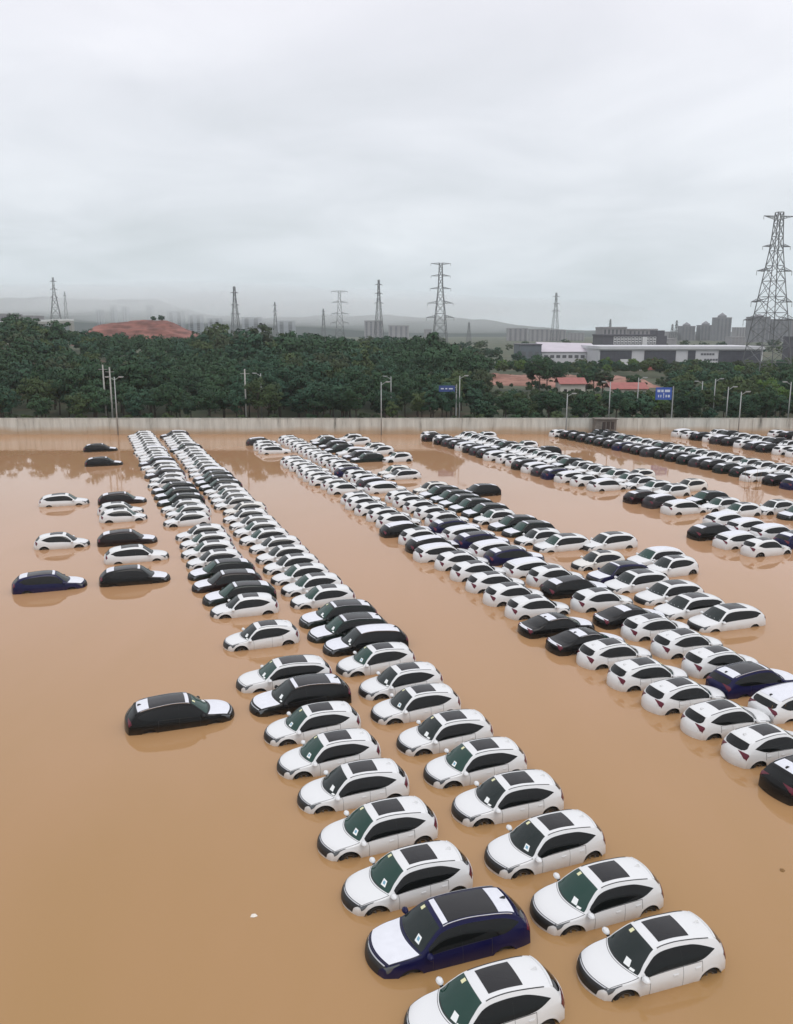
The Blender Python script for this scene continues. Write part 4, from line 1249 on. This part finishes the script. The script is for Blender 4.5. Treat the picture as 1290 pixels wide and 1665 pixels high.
# ------------------------------------------------------------------ pylons
m_steel = plain('pylon_steel', (.16, .165, .17), .6, metal=.3)
m_ins = plain('insulator', (.35, .36, .36), .4)
def pylon(px, py, D, base, arms, label, rot=0.0, th=.16, heads=True, panels=9, waist=.70, top_w=.9):
    c = at(px, py, D)
    zb = float(gh(c.x, D)); h = c.z - zb
    r = empty('pylon', (c.x, D, zb), rot)
    tag(r, label, 'pylon', 'lattice pylons')
    def wd(t): return base * (1 - t / waist) + top_w * 1.5 * (t / waist) if t < waist else top_w * 1.5 + (top_w - top_w * 1.5) * (t - waist) / (1 - waist)
    legs, br = MB(), MB()
    ts = [1 - (1 - k / panels) ** 1.15 for k in range(panels + 1)]
    P = [[Vector((sx * wd(t) / 2, sy * wd(t) / 2, t * h)) for sx, sy in ((-1, -1), (1, -1), (1, 1), (-1, 1))] for t in ts]
    for k in range(panels):
        for q in range(4):
            legs.bar(P[k][q], P[k + 1][q], th * .72)
            q2 = (q + 1) % 4
            br.bar(P[k][q], P[k + 1][q2], th * .42); br.bar(P[k][q2], P[k + 1][q], th * .42)
            br.bar(P[k + 1][q], P[k + 1][q2], th * .42)
    legs.build('leg_frame', m_steel, r); br.build('bracing', m_steel, r)
    for t, hw, rise in arms:
        z = t * h; w0 = wd(t) / 2
        for s in (-1, 1):
            mb = MB(); tip = Vector((s * hw, 0, z + rise))
            for sy in (-1, 1):
                mb.bar((s * w0, sy * w0, z), tip, th * .5)
                mb.bar((s * w0, sy * w0, z + hw * .16), tip, th * .45)
            for q in range(1, 5):
                f = q / 5; f2 = (q - .5) / 5
                a_ = Vector((s * w0, w0, z)).lerp(tip, f); b2 = Vector((s * w0, -w0, z + hw * .16)).lerp(tip, f2)
                mb.bar(a_, b2, th * .32); mb.bar(Vector((s * w0, -w0, z)).lerp(tip, f), Vector((s * w0, w0, z + hw * .16)).lerp(tip, f2), th * .32)
            arm = mb.build('cross_arm', m_steel, r)
            if heads:
                MB().bar(tip, tip + Vector((0, 0, -hw * .22)), th * .45, th * .45, 6).build('insulator', m_ins, arm)
pylon(1268, 345, 300, 12.5, ((.96, 5.5, 1.0), (.80, 5.0, 0), (.655, 6.4, 0), (.47, 7.5, 0), (.36, 9.8, 0)), 'tallest lattice pylon at the right edge, nearest of all', R(8), .22, True, 11, .8, 1.9)
pylon(717, 428, 490, 9.0, ((.985, 5.5, .6), (.86, 5.4, 0), (.72, 5.8, 0), (.56, 7.2, 0), (.40, 7.8, 0)), 'dark many-armed pylon right of centre behind the wood', R(5), .26, True, 10, .75, 1.6)
pylon(552, 473, 640, 8.0, ((.98, 6.0, .5), (.80, 5.6, 0), (.60, 6.2, 0), (.44, 6.6, 0)), 'many-armed pylon left of the dark central one', R(5), .24, True, 9, .75, 1.5)
pylon(381, 466, 560, 6.5, ((.90, 2.6, 0), (.70, 2.6, 0), (.55, 3.0, 0)), 'slim pylon standing alone between mound and centre', R(30), .24, True, 9, .8, 1.0)
pylon(616, 455, 680, 7.5, ((.93, 3.0, 0), (.80, 3.2, 0), (.66, 3.5, 0)), 'pale pylon between the two many-armed ones', R(20), .28, True, 10, .8, 1.0)
pylon(86, 451, 620, 11.0, ((.94, 2.2, 0), (.82, 2.4, 0), (.70, 2.4, 0)), 'pylon with splayed legs at the far left', R(15), .24, True, 8, .8, .9)
pylon(905, 476, 850, 8.0, ((.93, 3.5, 0), (.80, 3.6, 0), (.66, 4.0, 0)), 'pale distant pylon left of the white factory', R(10), .24, True, 9, .8, 1.2)
for px, py, D, lab in ((105, 474, 900, 'faint mast right of the far-left pylon'), (447, 491, 1000, 'faint mast between slim pylon and centre'), (526, 502, 1000, 'faint mast left of the many-armed pylon'), (763, 524, 1100, 'faint mast right of the central pylon'), (993, 519, 1100, 'faint mast above the grey office block'), (1101, 521, 1000, 'thin mast left of the tower blocks'), (1094, 527, 1100, 'shorter thin mast beside the tower blocks')):
    pylon(px, py, D, 5.5, ((.92, 2.2, 0), (.78, 2.4, 0)), lab, R(20), .30, False, 7, .85, .9)

# ------------------------------------------------------------------ buildings
m_fac = plain('white_cladding', (.56, .56, .58), .7, vary=.06, scale=.3)
m_facd = plain('grey_glazing', (.075, .078, .095), .3, vary=.2, scale=.5)
m_facp = plain('pinkish_roof_sheet', (.50, .46, .50), .6, vary=.06, scale=.2)
m_off = plain('grey_office_wall', (.10, .10, .115), .7, vary=.1, scale=.4)
m_band = plain('pale_band', (.62, .62, .62), .7)
m_conc2 = plain('grey_apartment_wall', (.30, .29, .30), .85, vary=.1, scale=.1)
m_win = plain('apartment_window', (.11, .115, .13), .3)
m_frame_ = plain('window_frame', (.6, .6, .6), .6)

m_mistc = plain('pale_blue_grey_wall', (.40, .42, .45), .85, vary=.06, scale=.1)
m_tow = plain('tower_wall', (.20, .20, .215), .85, vary=.1, scale=.1)
def panel_box(D, x0, x1, z0, z1, dep, name, mat, parent, ox):
    return MB().box(x0 - ox, x1 - ox, dep[0], dep[1], z0, z1).build(name, mat, parent)

# long factory: left wing with pale pitched roof, right wing of glazed bays between white piers
D = 362
A, B = at(975, 560, D).x, at(1242, 560, D).x
zt, z2 = at(1100, 563, D).z, at(1100, 568, D).z
zg = float(gh(A, D))
fac = empty('factory', (A, D, zg))
tag(fac, 'long white factory with dark glazed bays behind the trees', 'factory')
Wd = B - A
MB().box(0, Wd, 0, 34, -.3, z2 - zg).build('wall', m_fac, fac)
MB().box(-.4, Wd + .4, -.8, 34.4, z2 - zg + .003, zt - zg).build('parapet', m_fac, fac)
def fx(px): return at(px, 560, D).x - A
def fz(py): return at(1100, py, D).z - zg
for p0, p1 in ((977, 1028), (1049, 1100), (1120, 1132), (1170, 1238)):
    g0, g1, zb_, zt_ = fx(p0), fx(p1), .2, fz(570)
    gl = MB().box(g0, g1, -.12, -.004, zb_, zt_).build('glazed_bay', m_facd, fac)
    n = max(2, int((g1 - g0) / 1.6)); mu = MB()
    for k in range(n + 1):
        xx = g0 + (g1 - g0) * k / n
        mu.box(xx - .05, xx + .05, -.2, -.123, zb_, zt_)
    for k in range(1, 4):
        zz = zb_ + (zt_ - zb_) * k / 4
        mu.box(g0 + .06, g1 - .06, -.16, -.124, zz - .05, zz + .05)
    mu.build('mullions', m_off, gl)
for py in (576, 585):
    x0 = 1141 if py == 576 else 1147
    for k in range(5):
        xa = fx(x0 + k * 4.6)
        MB().box(xa, xa + .95, -.06, -.004, fz(py + 1.6), fz(py - 1.6)).build('window', m_win, fac)
m_red2 = plain('red_hoarding', (.35, .10, .09), .7)
for p0, p1, mt in ((1010, 1024, m_band), (1052, 1072, m_red2)):
    MB().box(fx(p0), fx(p1), -.4, -.24, .2, fz(584)).build('hoarding', mt, fac)

D2 = 385
A2, B2 = at(882, 560, D2).x, at(974, 560, D2).x
hall = empty('factory_hall', (A2, D2, zg))
tag(hall, 'pale hall with pinkish roof left of the white factory', 'factory')
h2 = at(930, 572, D2).z - zg; ht = at(930, 559, D2).z - zg
MB().box(0, B2 - A2, 0, 30, -.3, h2).build('wall', m_fac, hall)
V = [(-.3, -.5, h2 + .01), (B2 - A2 + .3, -.5, h2 + .01), (B2 - A2 + .3, 16, ht), (-.3, 16, ht + .6), (B2 - A2 + .3, 31, h2 + .01), (-.3, 31, h2 + .01)]
V2 = [(v[0], v[1], v[2] - .25 if i in (2, 3) else v[2] + .004) for i, v in enumerate(V)]
link('roof', mesh_of('roof', V + V2, [(0, 1, 2, 3), (3, 2, 4, 5), (7, 6, 9, 8), (8, 9, 11, 10), (0, 6, 7, 1), (4, 10, 11, 5), (1, 7, 8, 2), (2, 8, 10, 4), (0, 3, 9, 6), (3, 5, 11, 9)], m_facp), hall)
for k in range(9):
    xa = (B2 - A2) * (.04 + .108 * k)
    MB().box(xa, xa + (B2 - A2) * .07, -.05, -.004, h2 * .62, h2 * .80).build('window', m_win, hall)
# dark block left of the hall
D2b = 380
A2, B2 = at(846, 560, D2b).x, at(881, 560, D2b).x
blk = empty('workshop', (A2, D2b, zg))
tag(blk, 'low grey-blue workshop at the left end of the factory', 'workshop')
m_gb = plain('blue_grey_cladding', (.13, .15, .17), .7, vary=.1, scale=.3)
hb = at(860, 561, D2b).z - zg
MB().box(0, B2 - A2, 0, 20, -.3, hb).build('wall', m_gb, blk)
MB().box(-.3, B2 - A2 + .3, -.3, 20.3, hb + .003, hb + .4).build('roof', m_off, blk)
for k in range(3):
    MB().box((B2 - A2) * (.1 + .3 * k), (B2 - A2) * (.28 + .3 * k), -.05, -.004, hb * .5, hb * .72).build('window', m_win, blk)

# office block with three rows of white-framed windows
D3 = 430
A3, B3 = at(980, 560, D3).x, at(1084, 560, D3).x
offb = empty('office_block', (A3, D3, zg))
tag(offb, 'dark grey office block with white window bands behind the factory', 'office block')
z_t = at(1030, 546, D3).z - zg
w3 = B3 - A3
MB().box(0, w3, 0, 22, -.3, z_t).build('wall', m_off, offb)
MB().box(-.3, w3 * .84, -.4, 22.3, z_t + .003, z_t + .7).build('roof', m_off, offb)
MB().box(w3 * .86, w3 * .98, 2, 14, z_t + .003, z_t + 2.6).build('stair_head', m_off, offb)
for rw in range(3):
    zz = at(1030, 549.5 + rw * 4.2, D3).z - zg
    for k in range(12):
        xa = w3 * .17 + k * w3 * .056
        f = MB().box(xa, xa + w3 * .045, -.16, -.004, zz - .62, zz + .62).build('window', m_band, offb)
        MB().box(xa + .22, xa + w3 * .045 - .22, -.20, -.164, zz - .25, zz + .42).build('pane', m_win, f)
MB().box(w3 * .615, w3 * .69, -.6, -.21, 0, z_t - .5).build('stair_tower', m_band, offb)

# grey flat blocks behind it, tower blocks, hazy city
def block(px0, px1, py0, D, label, mat=m_conc2, dep=20, crown=None, strips=4, slabs=8, group='grey blocks of the distant city', name='city_block', cat='building'):
    A_, B_ = at(px0, 560, D).x, at(px1, 560, D).x
    z0 = 2.0; h = at((px0 + px1) / 2, py0, D).z - z0
    r = empty(name, (A_, D, z0))
    tag(r, label, cat, group)
    w = B_ - A_
    MB().box(0, w, 0, dep, -2, h).build('wall', mat, r)
    MB().box(-w * .01, w * 1.01, -.3, dep + .3, h + .004, h + .9).build('roof', mat, r)
    dw = w / max(strips, 1)
    for k in range(strips):
        f = MB().box(k * dw + dw * .28, k * dw + dw * .72, -.12, -.01, h * .05, h * .96).build('window_strip', m_win, r)
        mb = MB()
        for q in range(1, slabs):
            mb.box(k * dw + dw * .26, k * dw + dw * .74, -.5, -.125, h * (.05 + .91 * q / slabs) - .3, h * (.05 + .91 * q / slabs) + .3)
        tag(mb.build('balcony_slabs', mat, f), kind='stuff')
    if crown:
        cx_ = w / 2; cz = at(0, crown, D).z - z0
        MB().box(cx_ - w * .22, cx_ + w * .22, dep * .25, dep * .75, h + .903, h + (cz - h) * .45).build('penthouse', mat, r)
        n = 4; V = [(cx_ - w * .2, dep * .28, h + (cz - h) * .45 + .003), (cx_ + w * .2, dep * .28, h + (cz - h) * .45 + .003), (cx_ + w * .2, dep * .72, h + (cz - h) * .45 + .003), (cx_ - w * .2, dep * .72, h + (cz - h) * .45 + .003), (cx_, dep * .5, cz)]
        link('spire', mesh_of('spire', V, [(0, 1, 4), (1, 2, 4), (2, 3, 4), (3, 0, 4), (3, 2, 1, 0)], mat), r)
    return r
block(980, 1018, 534, 520, 'pale grey flat-roofed block behind the office, left one', strips=6, slabs=5)
block(1021, 1068, 537, 540, 'pale grey flat-roofed block behind the office, right one', strips=7, slabs=5)
TB = 'apartment towers with pointed tops'
block(1107, 1129, 531, 1350, 'leftmost of three tower blocks with pointed tops', crown=523.5, slabs=14, mat=m_tow, group=TB, name='tower_block', cat='tower block')
block(1138, 1160, 529.5, 1350, 'middle of three tower blocks with pointed tops', crown=521.5, slabs=14, mat=m_tow, group=TB, name='tower_block', cat='tower block')
block(1163, 1187, 517, 1300, 'tallest of the tower blocks with pointed tops', crown=508, slabs=18, mat=m_tow, group=TB, name='tower_block', cat='tower block')
block(1220, 1250, 516, 1150, 'wide tower block just left of the big pylon', strips=4, slabs=18, mat=m_tow, group=TB, name='tower_block', cat='tower block', crown=510)
block(1252, 1292, 520, 1160, 'wide tower block behind the big pylon at right edge', strips=6, slabs=18, mat=m_tow, group=TB, name='tower_block', cat='tower block')
block(1283, 1310, 551, 330, 'dark building with white window dots at right edge', mat=m_off, strips=3, slabs=4, dep=5, group='dark building', name='office_block', cat='office block')
for px0, px1, py, D, lab in ((826, 858, 534.5, 1300, 'hazy wide block left of the pale distant pylon'), (862, 893, 536, 1250, 'hazy low block under the pale distant pylon'), (896, 920, 537, 1300, 'hazy block right of the pale distant pylon'), (926, 950, 542, 1350, 'small hazy block left of the office'), (593, 622, 522, 1500, 'hazy twin block behind the pale pylon, left'), (632, 665, 530, 1500, 'hazy block right of the pale pylon'), (690, 702, 536, 1600, 'thin hazy block left of the central pylon'),
                             (274, 300, 506, 1860, 'misty tower right of the clay mound'), (308, 330, 512, 1880, 'second misty tower right of the clay mound'), (340, 360, 518, 1840, 'misty block left of the slim pylon'), (395, 425, 516, 1880, 'misty block right of the slim pylon'), (452, 480, 522, 1860, 'low misty block left of centre'), (1190, 1212, 549, 900, 'low grey block between tower blocks'), (1060, 1100, 552, 800, 'low grey block left of the tower blocks'), (183, 190, 497, 1900, 'slimmest pale tower above the middle of the mound'), (1086, 1099, 540, 1350, 'short grey block left of the three pointed towers'), (1131, 1137, 545, 1380, 'narrow grey block between the first two pointed towers'), (1196, 1214, 533, 1400, 'grey block between the tallest tower and the big pylon'),
                             (202, 210, 499, 1880, 'pale slim tower in mist above the clay mound'), (241, 250, 497, 1900, 'misty tower above the right end of the mound'), (160, 168, 504, 1880, 'misty tower above the left end of the mound')):
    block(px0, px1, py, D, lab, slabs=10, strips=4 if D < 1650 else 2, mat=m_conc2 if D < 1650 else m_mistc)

# elevated road at the far left with its white parapet
m_par = plain('white_parapet', (.62, .63, .62), .7, vary=.06, scale=.3)
a, b_ = at(-40, 527, 520), at(112, 521, 560)
er = empty('elevated_road', (0, 0, 0))
tag(er, 'elevated road with white parapet at the far left', 'bridge')
def ribbon(p, q, w, z0, z1, name, mat, y0=0.0):
    V = []
    for c in (p, q):
        for yy_, zz_ in ((y0, z0), (y0 + w, z0), (y0 + w, z1), (y0, z1)): V.append((c.x, c.y + yy_, c.z + zz_))
    return link(name, mesh_of(name, V, [(0, 1, 2, 3), (7, 6, 5, 4), (0, 4, 5, 1), (1, 5, 6, 2), (2, 6, 7, 3), (3, 7, 4, 0)], mat), er)
ribbon(a, b_, 9, -1.6, -.1, 'deck', m_conc)
ribbon(a, b_, .3, -.097, 1.1, 'parapet', m_par)
ribbon(a, b_, .3, -.097, 1.1, 'parapet', m_par, 8.7)
for k in range(7):
    c = a.lerp(b_, k / 6)
    MB().box(c.x - .9, c.x + .9, c.y + 2.5, c.y + 6.5, float(gh(c.x, c.y)) - .5, c.z - 1.603).build('pier', m_conc, er)
for px0, px1, py, D, lab in ((2, 22, 512, 640, 'low grey building left end above the elevated road'), (30, 58, 515, 650, 'low grey building second above the elevated road')):
    block(px0, px1, py, D, lab, strips=5, slabs=3, group='low buildings by the elevated road')

# ------------------------------------------------------------------ hills
m_hill = plain('hill_forest', (.030, .042, .036), .95, vary=.25, scale=.01)
def hill(pts, D, dep, name, seed):
    """ridge whose crest follows photo bearings"""
    f = pchip(pts); n, k = 90, 12
    V = []
    p0, p1 = pts[0][0], pts[-1][0]
    for i in range(n):
        px = p0 + (p1 - p0) * i / (n - 1)
        c = at(px, float(f(px)), D)
        top = c.z + noise.noise((px * .02, seed, 0)) * 6
        for j in range(k):
            v = j / (k - 1)
            s = math.sin(math.pi * v) ** .8
            V.append((c.x * (1 + (v - .5) * dep / D), D + (v - .5) * dep, 1.5 + (top - 1.5) * s + noise.noise((px * .05, v * 6, seed)) * 5 * s))
    return tag(link(name, mesh_of(name, V, grid_faces(n, k), m_hill, smooth=True)), kind='structure')
hill([(-260, 500), (-80, 488), (60, 484), (170, 487), (255, 488), (300, 503), (360, 514), (460, 516), (560, 512), (680, 515), (780, 519), (860, 531), (960, 538), (1100, 540), (1500, 540)], 2900, 900, 'hills', 2.0)
hill([(-260, 506), (-60, 498), (90, 502), (230, 506), (330, 520), (480, 526), (620, 520), (740, 526), (900, 539), (1300, 541)], 2400, 500, 'hills', 5.0)

# ------------------------------------------------------------------ haze
m_haze = bpy.data.materials.new('haze')
m_haze.use_nodes = True
nt = m_haze.node_tree; nt.nodes.clear()
o_ = nt.nodes.new('ShaderNodeOutputMaterial'); v_ = nt.nodes.new('ShaderNodeVolumePrincipled')
v_.inputs['Color'].default_value = (.92, .98, 1.0, 1)
v_.inputs['Density'].default_value = .00014
v_.inputs['Anisotropy'].default_value = 0.0
nt.links.new(v_.outputs[0], o_.inputs['Volume'])
hz = MB().box(-5400, 5400, -800, 6700, -2.0, 190).build('haze', m_haze)
tag(hz, kind='stuff')
# low banks of mist lie along the hills
m_mist = bpy.data.materials.new('mist')
m_mist.use_nodes = True
nt = m_mist.node_tree; nt.nodes.clear()
o_ = nt.nodes.new('ShaderNodeOutputMaterial'); v_ = nt.nodes.new('ShaderNodeVolumePrincipled')
v_.inputs['Color'].default_value = (.97, .99, .99, 1)
v_.inputs['Density'].default_value = .0015
nt.links.new(v_.outputs[0], o_.inputs['Volume'])
def mist(px, py, D, rx, ry, rz):
    c = at(px, py, D)
    bm = bmesh.new()
    bmesh.ops.create_icosphere(bm, subdivisions=4, radius=1.0)
    for v in bm.verts:
        k = 1 + .16 * noise.noise(v.co * 1.7 + Vector((px * .01, 0, 0)))
        v.co = Vector((v.co.x * rx * k, v.co.y * ry * k, v.co.z * rz * k))
    for f in bm.faces: f.smooth = True
    me = bpy.data.meshes.new('mist_bank'); bm.to_mesh(me); bm.free(); me.materials.append(m_mist)
    tag(link('mist_bank', me, None, c), 'low bank of pale mist lying along the hills', kind='stuff')
for a in ((-60, 492, 1850, 330, 260, 34), (110, 486, 1950, 420, 240, 30), (330, 494, 1900, 380, 280, 44), (520, 500, 1950, 420, 260, 40), (720, 512, 1900, 420, 240, 38), (230, 505, 1700, 300, 200, 26)):
    mist(*a)
